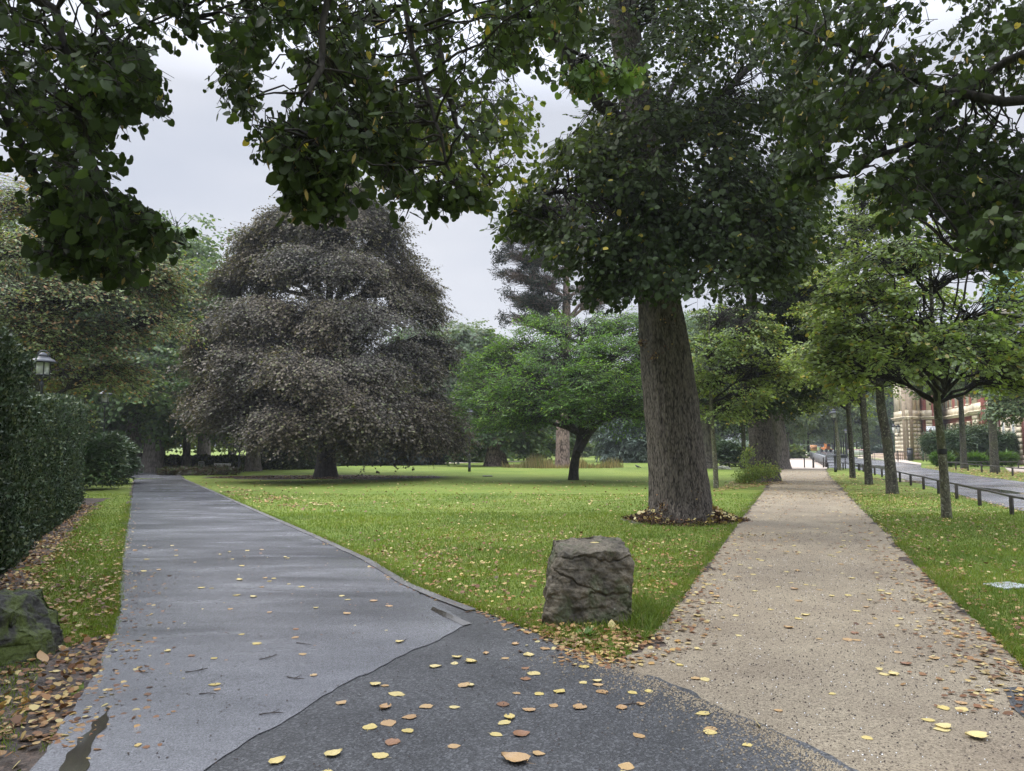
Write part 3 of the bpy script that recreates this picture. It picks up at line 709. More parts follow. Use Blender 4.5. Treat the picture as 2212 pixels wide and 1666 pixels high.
# -- overhanging limes rooted outside the picture
hanging_tree('lime_tree', 'near lime tree on the left whose dark leafy boughs hang over the yew hedge', (-6.6, 3.6, 0), [(-6.6, 3.6, 0), (-6.5, 3.7, 3), (-6.3, 3.9, 6), (-6.2, 4, 9), (-6.2, 4.1, 12)], [.42, .36, .3, .2, .08],
  [([(-6.4, 3.8, 4.5), (100, -60, 5), (150, 130, 5), (180, 300, 5), (230, 420, 5), (400, 530, 5.2)], .05, .008),
   ([(-6.35, 3.8, 5.2), (150, -250, 5.2), (330, -120, 5.5), (420, 40, 5.8)], .09, .01),
   ([(-6.4, 3.8, 3.6), (-60, 100, 5.2), (60, 350, 5.3), (180, 560, 5.6)], .06, .01),
   ([(90, -100, 6.5), (230, 60, 6.5), (300, 180, 6.5), (370, 220, 6.5)], .04, .01)],
  [([(-500, -400), (400, -400), (420, 20), (340, 60), (300, 60), (300, 170), (200, 280), (180, 330), (-500, 330)], 4.3, 7.5, 620, -20, -.4, .42),
   ([(230, 60), (310, 80), (345, 190), (350, 215), (240, 250), (180, 200)], 4.6, 6.2, 40, -10, -.4, .34),
   ([(-60, 250), (200, 250), (225, 360), (215, 430), (120, 440), (-60, 330)], 4.3, 6.2, 85, -20, -.5, .38),
   ([(60, 400), (230, 390), (300, 440), (370, 500), (385, 535), (300, 520), (180, 470), (100, 470)], 4.6, 5.8, 75, -15, -.4, .34),
   ([(90, 470), (250, 490), (300, 560), (250, 590), (150, 570), (100, 540)], 5.2, 6.5, 60, -15, -.5, .34),
   ([(340, -80), (640, -80), (620, 60), (520, 110), (420, 60), (360, 30)], 4.8, 7, 110, -15, -.5, .36)],
  'lime_leaf', 21, leaf=.058, bracts=.012, keep=.72)
hanging_tree('lime_tree', 'near lime tree overhead whose boughs hang across the top of the grey sky', (-1.0, -3.2, 0), [(-1.0, -3.2, 0), (-1.0, -3.1, 4), (-.9, -3, 8), (-.8, -2.9, 13)], [.5, .42, .34, .1],
  [([(-.95, -3, 5.6), (-1.3, 1.5, 6.1), (760, -300, 5.2), (700, 60, 5.2), (680, 200, 5), (700, 380, 4.9), (740, 450, 4.9)], .045, .008),
   ([(-.95, -3, 6.4), (.2, 1.5, 6.8), (1000, -200, 6.5), (1120, 20, 7), (1250, 130, 7.2), (1385, 165, 7.4)], .06, .008),
   ([(-.95, -3, 5.9), (-.6, 1.5, 6.6), (880, -250, 5.8), (870, 60, 5.8), (930, 260, 5.8), (1010, 440, 5.6)], .045, .008),
   ([(-.95, -3, 7.0), (-.6, 3.5, 7.6), (960, -150, 10), (940, 150, 10.5), (1000, 300, 11), (1060, 400, 11)], .12, .02),
   ([(-.9, -3, 7.0), (700, -260, 8), (560, -60, 8), (505, 120, 8.4), (510, 210, 8.4)], .06, .008)],
  [([(560, -350), (1300, -350), (1250, 60), (1180, 150), (980, 190), (840, 200), (700, 160), (640, 90), (540, 60)], 5.2, 9, 400, 60, -.45, .45),
   ([(480, 40), (560, 60), (560, 160), (545, 215), (500, 225), (480, 150)], 6.2, 8.6, 38, 70, -.7, .36),
   ([(600, 60), (760, 100), (840, 200), (960, 230), (1100, 200), (1090, 280), (950, 300), (830, 300), (740, 240), (660, 180)], 5, 7.5, 105, 60, -.6, .38),
   ([(545, 270), (640, 260), (700, 290), (720, 360), (650, 380), (590, 320)], 4.6, 5.4, 24, 60, -.7, .32),
   ([(640, 200), (730, 200), (760, 300), (720, 330), (660, 300)], 4.6, 5.6, 24, 60, -.9, .32),
   ([(610, 370), (760, 350), (770, 430), (730, 430), (640, 440)], 4.7, 5.2, 26, 60, -.8, .3),
   ([(770, 250), (880, 290), (930, 370), (900, 430), (850, 390), (790, 330)], 4.9, 5.8, 45, 50, -.7, .3),
   ([(930, 380), (1010, 400), (1030, 430), (960, 440)], 5.4, 6, 10, 40, -.5, .28),
   ([(800, 180), (1160, 190), (1150, 250), (1110, 340), (1090, 400), (1010, 430), (950, 350), (860, 300), (810, 260)], 9.5, 13, 170, 60, -.6, .7, 'mid_lime', .085, 'lime', 'round'),
   ([(760, 260), (860, 260), (900, 380), (860, 400), (800, 380)], 9.5, 12, 22, 60, -.6, .6, 'lime_leaf', .08, 'lime', 'round'),
   ([(980, -20), (1220, -20), (1240, 60), (1330, 150), (1270, 180), (1180, 160), (1060, 110), (980, 60)], 6.6, 7.4, 110, 35, -.15, .36, 'lime_lit'),
   ([(1200, 120), (1365, 150), (1350, 172), (1220, 180)], 6.8, 7.4, 34, 20, -.15, .26, 'lime_lit')],
  'lime_leaf', 31, leaf=.058, bracts=.03, keep=.74, roof=((-6, 6, -8, 1.5, 5.5, 10), 330))  # roof: out-of-view sprays added to keep sky light off the boughs
hanging_tree('lime_tree', 'near lime tree on the right whose leafy boughs fill the upper right corner', (8.4, 6.4, 0), [(8.4, 6.4, 0), (8.4, 6.5, 4), (8.3, 6.6, 8), (8.2, 6.7, 13)], [.45, .38, .3, .1],
  [([(8.3, 6.5, 5.2), (2150, 230, 7.6), (2000, 180, 7.8), (1900, 130, 7.8), (1720, 60, 8)], .07, .012),
   ([(8.3, 6.5, 4.6), (2260, 380, 7.2), (2150, 480, 7.2), (2060, 540, 7.2)], .05, .01),
   ([(8.3, 6.5, 6), (2180, 100, 8.4), (1990, 300, 8.6), (1840, 370, 8.6), (1740, 400, 8.6)], .07, .01),
   ([(8.3, 6.5, 7), (2150, -100, 8), (1950, -60, 8.4), (1740, -40, 8.4)], .07, .01)],
  [([(1660, -350), (2600, -350), (2600, 260), (2212, 260), (2100, 200), (2000, 100), (1850, 120), (1700, 60)], 6.8, 10.5, 540, None, -.3, .5),
   ([(1650, 40), (1980, 100), (2080, 220), (2180, 260), (2260, 300), (2260, 400), (2100, 400), (1980, 390), (1880, 350), (1720, 340), (1690, 200)], 7.2, 10, 300, 190, -.3, .48),
   ([(1700, 340), (1800, 320), (1840, 380), (1760, 410), (1690, 400)], 8, 9.4, 30, 190, -.35, .42),
   ([(1850, 360), (2260, 370), (2260, 480), (2160, 500), (2060, 460), (1950, 430), (1880, 400)], 7, 8.6, 110, 200, -.5, .42),
   ([(1900, 430), (1990, 430), (1970, 470), (1930, 480)], 6.6, 7.6, 14, 200, -.8, .34),
   ([(2120, 470), (2260, 460), (2260, 560), (2170, 560), (2100, 570), (2085, 560)], 6.2, 7.2, 44, 200, -.5, .36)],
  'lime_leaf', 41, leaf=.068, bracts=.02, keep=.78)

# -- generic crown tree from photo ellipses
def tree(name, label, ub, vb, lobes, crown, leaf, shape, bk, n_per, spray, sset, trunk_r, fork_h, group=None, tilt=(-.15, .3), lean=0, seed=1, keep=.92, limb=.09, up=.35, shell=.35, flare=.25, twigs=True, sides=20, bend=0, ridges=0, zmin=None, depth=.85, d=None, twig_r=.008, cat='tree', sub=True, gaps=(.75, -.12)):
    if crown == 'young_lime': gaps = (.9, -.03); n_per = int(n_per*.9)
    if crown == 'hornbeam_leaf': gaps = (.6, -.04, 2.2)
    base = G(ub, vb) if d is None else np.array((*D(ub, vb, d)[:2], 0)); dd = base[1]; rg = np.random.default_rng(seed)
    root = empty(name, base); tag(root, label, cat, group)
    L = px_lobes(base, lobes, dd, depth)
    top = max(c[2]+r[2]*.4 for c, r, w in L)
    tp = [(0, 0, -.05), (lean*.15, 0, fork_h*.35), (lean*.5+bend, 0, fork_h*.7), (lean, 0, fork_h), (lean*1.1, 0, fork_h+(top-fork_h)*.45), (lean*1.1, 0, top)]
    trunk_mesh(tp, [trunk_r, trunk_r*.88, trunk_r*.8, trunk_r*.75, trunk_r*.42, .03], M[bk], 'trunk', root, sides=sides if not ridges else 72, flare=flare, rings=40 if not ridges else 120, seed=seed, ridges=ridges, depth=.06)
    q = np.linspace(0, 1, 16); s = np.linspace(0, 1, 6)
    tpi = np.stack([np.interp(q, s, np.array(tp)[:, i]) for i in range(3)], 1); tpi = tpi[tpi[:, 2] > fork_h*.9]
    build_crown(root, rg, L, shape, leaf, M[crown], n_per, spray, SPR[sset], tpi, limb, (lean, 0), tilt, M['branch_bark'] if bk in ('lime_bark', 'young_bark', 'dark_bark') else M[bk], twigs, keep, up, shell, zmin=zmin, twig_r=twig_r, sub=sub, gaps=gaps)
    return root

# copper beech in the lawn, tiered drooping crown down to head height
BE = [(735, 418, 40, 30, 0, .7), (690, 452, 60, 40), (780, 462, 60, 40), (620, 490, 60, 40), (720, 520, 90, 50, -2), (850, 530, 50, 40, 0, .7), (560, 520, 40, 30, 0, .5),
      (560, 590, 80, 40), (650, 600, 90, 45, -3), (770, 600, 90, 45, -3), (870, 600, 60, 40), (500, 600, 40, 30, 0, .6), (925, 620, 30, 24, 0, .5), (700, 580, 110, 80, 3),
      (480, 670, 70, 36), (570, 680, 90, 42, -4), (680, 690, 100, 45, -5), (800, 690, 90, 45, -4), (900, 680, 50, 40, -1), (450, 720, 40, 26, 0, .5),
      (450, 770, 60, 32), (540, 780, 100, 40, -5), (660, 790, 100, 42, -7), (780, 790, 100, 42, -6), (880, 770, 70, 40, -2), (940, 760, 36, 26, 0, .6),
      (440, 860, 50, 34, 0, .7), (520, 870, 100, 38, -5), (630, 880, 80, 34, -7.5), (760, 880, 100, 38, -7), (870, 870, 90, 40, -4), (950, 880, 50, 40, 0, .7), (985, 920, 26, 26, 0, .4),
      (470, 895, 70, 20, -2, .4), (800, 935, 90, 24, -5, .8), (900, 950, 70, 34, -2, .9), (955, 975, 42, 26, -1, .7),
      (560, 830, 120, 70, 5, .8), (820, 830, 130, 70, 5, .8), (700, 720, 140, 80, 6, .8)]

rb = np.random.default_rng(8)
BE = [(700+(e[0]-700)*.90, e[1]+rb.uniform(-24, 24), e[2]*rb.uniform(.7, 1.0), e[3]*rb.uniform(1.0, 1.5), *e[4:]) for e in BE]
tree('copper_beech_tree', 'large copper beech with drooping purple-brown foliage and black trunk in the lawn', 704, 1030, BE, 'beech_leaf', .095, 'round', 'beech_bark', 240, 1.5, 'droop', .50, 2.6,
     gaps=(.6, -.06, 1.1), tilt=(-.45, .25), seed=3, limb=.16, shell=.45, flare=.35, zmin=2.3, up=.5, depth=.9, twig_r=.009, keep=.95)
# spreading bright green cherry with forked dark trunk
CH = [(1190, 720, 60, 35), (1260, 715, 70, 40), (1340, 720, 60, 45), (1400, 735, 50, 50), (1130, 760, 70, 40), (1220, 770, 90, 45, -2.5), (1320, 770, 80, 45, -2.5), (1400, 790, 60, 50),
      (1080, 800, 70, 40), (1150, 820, 90, 45, -3), (1260, 830, 90, 45, -4), (1360, 840, 80, 45, -3), (1060, 850, 60, 35), (1130, 870, 90, 38, -3), (1230, 880, 80, 36, -4), (1330, 890, 70, 38, -3),
      (1060, 890, 50, 28, 0, .6), (1110, 905, 70, 26, -2), (1170, 895, 50, 20, -2, .6), (1360, 890, 40, 24, 0, .6), (1220, 800, 120, 60, 3), (1330, 820, 100, 60, 3)]
chy = tree('cherry_tree', 'spreading bright green tree with a forked black trunk in front of the pine', 1238, 1037, CH, 'cherry_leaf', .135, 'long', 'beech_bark', 105, .95, 'flat', .235, 2.1, tilt=(-.05, .32), seed=4, limb=.10, bend=.02, lean=.38, flare=.2, up=.5, keep=.95)
wf = Wood(); bb = G(1238, 1037); wf.add(np.array([to_local(bb, [D(1250, 975, 35.1), D(1270, 940, 35.1), D(1296, 912, 34.8), D(1320, 880, 34)])]), [.20], [.09], 10); wf.build('fork', M['beech_bark'], chy)
# black pine: tall reddish trunk with needle pads
PB = G(1215, 1010)
PI = [(1130, 520, 55, 22), (1190, 500, 60, 26), (1250, 500, 50, 30), (1110, 555, 40, 20), (1160, 560, 60, 26), (1120, 600, 50, 22), (1170, 610, 60, 28), (1240, 570, 60, 40, 2, .7), (1130, 650, 50, 22), (1180, 655, 55, 28), (1115, 690, 35, 16, 0, .6), (1160, 690, 45, 18, 0, .7), (1290, 650, 50, 26), (1330, 620, 40, 30, 2, .6), (1270, 620, 40, 26, 0, .6), (1230, 450, 60, 30, 0, 1), (1290, 530, 50, 30, 3, .7)]
tree('pine_tree', 'tall black pine with pale reddish scaly trunk and dark needle clumps', 1215, 1010, PI, 'conifer_leaf', .20, 'long', 'pine_bark', 210, .62, 'tuft', .56, 9.5, gaps=(.6, .02), tilt=(.25, .5), lean=.35, seed=5, limb=.16, up=.2, flare=.1, keep=1, sides=24)
# young limes right of the gravel path, nearest first
YG = 'young lime trees between the gravel path and the road'
tree('young_lime_tree', 'nearest young lime tree right of the gravel path, slim greenish trunk with a dark band', 2045, 1120,
     [(2030, 520, 110, 50), (1930, 570, 110, 55), (2120, 570, 110, 55), (2030, 610, 150, 60), (1870, 650, 100, 50), (1970, 680, 110, 50, -.8), (2100, 680, 110, 55, -.8), (2210, 640, 90, 70), (1850, 730, 80, 45), (1950, 760, 90, 45, -1), (2080, 750, 110, 50, -1), (2200, 740, 90, 60), (1820, 790, 60, 30, 0, .6), (1900, 810, 60, 30, 0, .7), (2160, 810, 90, 40), (2240, 820, 80, 50)],
     'young_lime', .085, 'round', 'young_bark', 60, .62, 'lime', .105, 2.55, YG, tilt=(-.05, .3), seed=6, limb=.045, up=.3, flare=.12, lean=-.1, keep=.95, shell=.2, ridges=0)
near_lime = [o for o in COL.objects if o.get('label', '').startswith('nearest young')][0]; wl = Wood(); bn = G(2045, 1120)
for tgt in ((1900, 560, 15.6), (1955, 500, 16.6), (2020, 450, 16.2), (2110, 490, 15.8), (2190, 590, 16.4), (1860, 680, 16.0), (1985, 590, 15.2), (2075, 540, 17.0), (2230, 690, 15.6), (1925, 720, 17.0)):
    a0 = to_local(bn, D(2040, 850-10*(tgt[0] % 3), 16.2)); b0_ = to_local(bn, D(*tgt)); c_ = curve(a0, b0_, 12, .06, rg if False else np.random.default_rng(tgt[0]), .012); wl.add(c_, [.042], [.008], 6)
wl.build('limbs', M['branch_bark'], near_lime)
bnd = MB(); by = G(2045, 1120); bnd.lathe([(.096, 1.42), (.101, 1.43), (.101, 1.53), (.096, 1.54)], (-.03, 0, 0), 20, False)
for o in list(COL.objects):
    if o.name.startswith('young_lime_tree') and o.get('label', '').startswith('nearest'): bnd.build('tree_tie', M['rubber'], o, True)
tree('young_lime_tree', 'second young lime tree right of the gravel path with mottled leaning trunk', 1929, 1067,
     [(1900, 620, 90, 60), (1980, 660, 80, 60), (1840, 680, 80, 55), (1900, 730, 110, 60), (1800, 760, 70, 45), (1870, 780, 80, 40), (1960, 775, 90, 40), (1820, 800, 50, 28), (1930, 805, 60, 26), (1990, 730, 70, 50)],
     'young_lime', .09, 'round', 'dark_bark', 75, .7, 'lime', .20, 2.9, YG, tilt=(-.05, .3), seed=7, limb=.05, flare=.12, lean=-.28, shell=.2)
tree('young_lime_tree', 'third and tallest young lime tree right of the gravel path', 1877, 1047,
     [(1870, 430, 50, 45), (1830, 480, 60, 45), (1900, 490, 60, 50), (1850, 550, 80, 55), (1930, 560, 50, 50), (1800, 610, 70, 50), (1880, 640, 80, 50), (1780, 690, 70, 45), (1850, 730, 80, 50), (1770, 770, 60, 40), (1840, 790, 70, 36), (1900, 790, 50, 32), (1780, 810, 40, 20, 0, .6)],
     'young_lime', .10, 'round', 'dark_bark', 85, .8, 'lime', .16, 3.2, YG, tilt=(-.05, .3), seed=8, limb=.06, flare=.12, lean=-.12, shell=.2)
tree('young_lime_tree', 'fourth young lime tree right of the gravel path with thin dark trunk', 1842, 1033,
     [(1800, 660, 60, 45), (1860, 650, 60, 50), (1760, 720, 60, 40), (1820, 740, 70, 45), (1880, 760, 60, 45), (1740, 790, 50, 35), (1800, 830, 70, 35), (1760, 860, 45, 22), (1850, 850, 50, 28)],
     'young_lime', .11, 'round', 'dark_bark', 75, .85, 'lime', .15, 3.4, YG, tilt=(-.05, .3), seed=9, limb=.06, flare=.12, lean=-.1, shell=.2)
tree('young_lime_tree', 'thin mossy-trunked lime tree beside the lamp post at the road corner', 1813, 1016,
     [(1790, 800, 40, 30), (1740, 830, 40, 25), (1810, 850, 40, 25), (1770, 860, 35, 20)],
     'young_lime', .12, 'round', 'young_bark', 70, .9, 'lime', .14, 3.2, YG, tilt=(-.05, .3), seed=10, limb=.05, flare=.1, lean=-.15, shell=.2)
# trees left of the gravel path behind the big lime
tree('young_lime_tree', 'slim young lime tree with yellowing crown just right of the big lime trunk', 1547, 1055,
     [(1560, 690, 60, 50), (1620, 720, 60, 50), (1530, 760, 55, 50), (1600, 790, 70, 45), (1660, 800, 45, 40), (1540, 830, 50, 40), (1610, 850, 60, 30), (1560, 880, 45, 20, 0, .6)],
     'young_lime', .095, 'round', 'young_bark', 100, .75, 'lime', .10, 2.6, None, tilt=(-.05, .3), seed=12, limb=.05, flare=.1, lean=-.12, shell=.2)
tree('lime_tree', 'massive old lime with burred trunk and leafy sprouts at its foot beside the path', 1652, 1040,
     [(1640, 600, 90, 60), (1600, 680, 70, 60), (1690, 680, 80, 60), (1650, 760, 90, 50), (1740, 640, 70, 70), (1680, 830, 60, 35), (1720, 760, 60, 50), (1640, 500, 90, 70), (1730, 540, 80, 70), (1640, 860, 40, 22, -2, .5)],
     'lime_leaf', .11, 'round', 'lime_bark', 160, .95, 'lime', .62, 4.2, None, tilt=(-.3, .3), seed=13, limb=.16, flare=.30, lean=-.35, ridges=30)
big2 = [o for o in COL.objects if o.get('label', '').startswith('massive')][0]; b2 = np.array(big2.location)
sprouts(big2, [to_local(b2, D(u, v, 31.9)) for u, v in ((1600, 1035), (1612, 1025), (1625, 1018), (1640, 1020), (1655, 1016), (1668, 1020), (1610, 1035), (1630, 1030))], M['young_lime'], 260, .17, 2, .09)
sprouts(big2, [to_local(b2, D(u, v, 32.1)) for u, v in ((1612, 985), (1606, 1000), (1622, 975))], M['young_lime'], 110, .12, 3, .09)
tree('lime_tree', 'old lime tree with smooth grey trunk right behind the massive burred lime', 1689, 1013, [(1700, 760, 50, 50), (1680, 820, 40, 40), (1730, 830, 40, 40), (1710, 880, 30, 20, 0, .5)], 'lime_leaf', .14, 'round', 'grey_bark', 130, 1.0, 'lime', .55, 6, None, tilt=(-.3, .3), seed=14, flare=.5, lean=-.6)
tree('young_lime_tree', 'thin dark-trunked lime tree left of the massive burred lime', 1608, 1014, [(1590, 760, 50, 40), (1560, 820, 50, 40), (1620, 840, 50, 40), (1590, 890, 45, 24)], 'lime_leaf', .13, 'round', 'dark_bark', 110, 1.0, 'lime', .17, 4, None, tilt=(-.2, .3), seed=15, flare=.1)
tree('lime_tree', 'old lime tree trunk half hidden behind the big lime by the rail', 1528, 1012, [(1520, 800, 50, 50), (1500, 860, 50, 40), (1555, 870, 45, 35)], 'lime_leaf', .14, 'round', 'grey_bark', 120, 1.0, 'lime', .42, 5, None, tilt=(-.2, .3), seed=16, flare=.4)
# trees across the road in front of the palace
AG = 'lime trees in the strip across the road'
tree('street_lime_tree', 'lime tree across the road whose trunk rises before the middle of the big rhododendron', 2083, 1013, [(2060, 740, 70, 40), (2120, 770, 60, 40), (2030, 800, 60, 35), (2090, 815, 60, 28), (2010, 830, 40, 18, 0, .6), (2070, 835, 50, 14, 0, .6)], 'far_leaf', .14, 'round', 'dark_bark', 120, .9, 'lime', .23, 4.0, AG, tilt=(-.2, .3), seed=17, flare=.15)
tree('street_lime_tree', 'lime tree across the road, pale trunk before the right end of the rhododendrons', 2149, 1021, [(2150, 750, 70, 40), (2200, 780, 70, 40), (2110, 800, 60, 30), (2160, 820, 70, 24), (2220, 830, 50, 20)], 'far_leaf', .13, 'round', 'dark_bark', 120, .85, 'lime', .25, 3.9, AG, tilt=(-.2, .3), seed=18, flare=.15)
tree('street_lime_tree', 'lime tree across the road at the right edge of the view', 2262, 1032, [(2260, 780, 90, 50), (2230, 850, 70, 35), (2200, 880, 40, 16, 0, .5), (2300, 860, 60, 30)], 'far_leaf', .12, 'round', 'dark_bark', 120, .85, 'lime', .25, 3.6, AG, tilt=(-.2, .3), seed=19, flare=.15)

# left side: hornbeam-like tree behind the hedge with layered branches
tree('hornbeam_tree', 'large tree behind the yew hedge with pale green and brown layered branches', 60, 1060,
     [(40, 450, 110, 60), (150, 440, 100, 50), (0, 540, 120, 70), (120, 540, 110, 60, -2), (250, 520, 80, 40), (40, 640, 120, 60, -3), (170, 640, 110, 50, -2), (290, 610, 80, 32), (330, 560, 50, 25, 0, .6), (20, 720, 90, 60, -3), (130, 730, 90, 50, -1), (250, 710, 90, 35), (330, 690, 60, 20, 0, .7), (150, 810, 80, 40, 2), (230, 800, 60, 28, 0, .7), (120, 870, 60, 30, 2, .6), (-120, 600, 120, 140), (-100, 760, 100, 80, 0)],
     'hornbeam_leaf', .11, 'kite', 'dark_bark', 150, 1.1, 'flat', .4, 2.8, None, tilt=(-.32, .22), seed=21, limb=.09, keep=.95)
LG = 'trees around the far end of the asphalt path'
CHN = dict(crown='chestnut_leaf', shape='round', bk='grey_bark', sset='lime', tilt=(-.2, .3))
tree('chestnut_tree', 'leafy tree with broad grey trunk behind the left bend of the path', 331, 1019, [(350, 580, 60, 40), (300, 620, 80, 50), (390, 640, 60, 50), (250, 680, 70, 50), (340, 700, 90, 50), (300, 780, 90, 50, -3), (400, 740, 60, 50), (350, 850, 80, 45, -3), (300, 900, 50, 28), (380, 900, 50, 26)], leaf=.22, n_per=95, spray=1.5, trunk_r=.62, fork_h=4, group=LG, seed=22, flare=.35, **CHN)
tree('chestnut_tree', 'dark tree with black trunk beside the rhododendrons at the path bend', 284, 1019, [(230, 740, 70, 50), (210, 830, 60, 45), (270, 860, 60, 40), (240, 910, 50, 25), (180, 880, 50, 35)], leaf=.22, n_per=90, spray=1.5, trunk_r=.6, fork_h=3, group=LG, seed=23, flare=.3, **CHN)
tree('young_chestnut_tree', 'slim tree with straight trunk and side branches above the rockery', 402, 1016, [(400, 810, 60, 35), (350, 850, 60, 35, -3), (440, 850, 60, 35, -2), (380, 895, 50, 26, -3), (440, 890, 50, 24), (340, 800, 50, 40)], leaf=.2, n_per=90, spray=1.3, trunk_r=.28, fork_h=3.2, group=LG, seed=24, flare=.15, **CHN)
tree('beech_tree', 'thick scarred grey trunk standing behind the cream bench, crown hidden by the copper beech', 546, 1018, [(520, 850, 70, 50, 3), (600, 860, 70, 50, 3), (550, 900, 60, 26), (480, 900, 50, 30, 3)], leaf=.2, n_per=80, spray=1.4, trunk_r=.48, fork_h=3.5, group=LG, seed=25, flare=.3, **CHN)
tree('chestnut_tree', 'tall tree rising behind the copper beech on its left', 440, 1010, [(400, 600, 50, 40), (380, 660, 60, 50), (440, 680, 60, 50), (400, 760, 70, 60), (450, 800, 60, 50)], leaf=.26, n_per=90, spray=1.8, trunk_r=.5, fork_h=5, group=LG, seed=26, flare=.3, **CHN)
tree('weeping_beech_tree', 'weeping tree whose dark green curtain reaches the lawn behind the copper beech', 640, 1013, [(640, 900, 70, 50), (600, 940, 50, 50), (660, 950, 55, 50), (630, 980, 60, 25), (590, 980, 30, 24)], 'hedge_leaf', .16, 'kite', 'dark_bark', 200, 1.3, 'droop', .3, 2, LG, tilt=(-1.1, .2), seed=27, zmin=.7)
# middle distance
MG = 'park trees beyond the lawn'
tree('plane_tree', 'thick leaning brown trunk under a low crown left of the pine', 1069, 1007, [(1060, 870, 60, 35), (1020, 900, 50, 35), (1110, 900, 60, 35), (1060, 935, 60, 26), (1010, 945, 35, 20), (1120, 945, 45, 22), (1080, 820, 70, 40, 4)], leaf=.24, n_per=100, spray=1.6, trunk_r=.78, fork_h=3.1, group=MG, seed=31, flare=.5, lean=.1, **dict(CHN, bk='pine_bark'))
tree('chestnut_tree', 'tree with stout short trunk midway between the leaning brown trunk and the pine', 1153, 996, [(1160, 890, 60, 40), (1190, 930, 50, 30), (1130, 930, 45, 28), (1170, 960, 40, 18), (1215, 900, 40, 40)], leaf=.3, n_per=90, spray=2.0, trunk_r=.65, fork_h=2.6, group=MG, seed=32, flare=.5, **CHN)
tree('chestnut_tree', 'tree with broad dark trunk right of the tall lamp on the lawn edge', 846+170, 998, [(980, 760, 60, 50), (1020, 740, 40, 40), (1000, 820, 70, 50), (960, 860, 50, 50), (1030, 880, 50, 40), (990, 930, 60, 36), (940, 950, 40, 30), (1030, 960, 30, 20)], leaf=.34, n_per=120, spray=2.2, trunk_r=1.1, fork_h=3, group=MG, seed=33, flare=.3, **dict(CHN, crown='far_leaf'))
tree('cedar_tree', 'blue-grey weeping conifer between the cherry crown and the big lime trunk', 1372, 999, [(1390, 850, 30, 30), (1370, 890, 40, 25), (1400, 920, 40, 25), (1350, 930, 35, 20), (1390, 955, 45, 18), (1350, 965, 30, 12)], 'cedar_leaf', .5, 'needle', 'dark_bark', 160, 1.8, 'droop', .3, 2, MG, tilt=(-.5, .3), seed=34, zmin=.3)

# far trees: three kinds copied with their own turn and size
def far_proto(kind, mat_, seed, leaf, h, r, th, bk='dark_bark', n=30, per=26, spray=1.9, sset='lime', tilt=(-.15, .35)):
    rg = np.random.default_rng(seed); root = empty(kind, (0, 0, 0)); L = []
    for i in range(n):
        q = (i+.5)/n; z = th+(h-th)*q; R = r*math.sin(math.pi*(.16+.80*q))**.6; a = i*2.4+rg.random(); rad = R*rg.uniform(.35, .8)
        L.append((np.array((rad*math.cos(a), rad*math.sin(a), z)), np.array((r*.34, r*.34, (h-th)*.12)), 1))
    tp = [(0, 0, -.05), (0, 0, th), (.1, 0, th+(h-th)*.5), (.1, 0, h*.95)]
    trunk_mesh(tp, [h*(.028 if h > 10 else .016), h*(.022 if h > 10 else .013), h*.009, .03], M[bk], 'trunk', root, sides=12, flare=.3, rings=20, seed=seed)
    tpi = np.array([(0, 0, z) for z in np.linspace(th*.9, h*.9, 10)])
    build_crown(root, rg, L, 'kite', leaf, M[mat_], per, spray, SPR[sset], tpi, .1, (0, 0), tilt, M['branch_bark'], False, .95, twig_r=.02)
    return root
protos = {'park_tree': far_proto('park_tree', 'far_leaf', 61, .30, 15, 6, 3.2), 'bright_tree': far_proto('park_tree', 'far_lit', 62, .30, 11, 5.5, 2.6, n=26),
          'dark_tree': far_proto('park_tree', 'chestnut_leaf', 63, .32, 17, 6.5, 2.2, n=34), 'avenue_tree': far_proto('avenue_tree', 'far_leaf', 64, .22, 9.5, 3.1, 3.4, n=20, per=30, spray=1.2)}
used = set()
def put(kind, u, v, sc, label, group, rz, d=None, sz=1.0):
    p = protos[kind]; loc = G(u, v) if d is None else np.array((*D(u, 964, d)[:2], 0))
    o = p if kind not in used else copy_tree(p); used.add(kind)
    o.location = loc; o.rotation_euler = (0, 0, rz); o.scale = (sc, sc, sc*sz); tag(o, label, 'tree', group); return o
FG = 'far trees closing the view behind the park hedge'
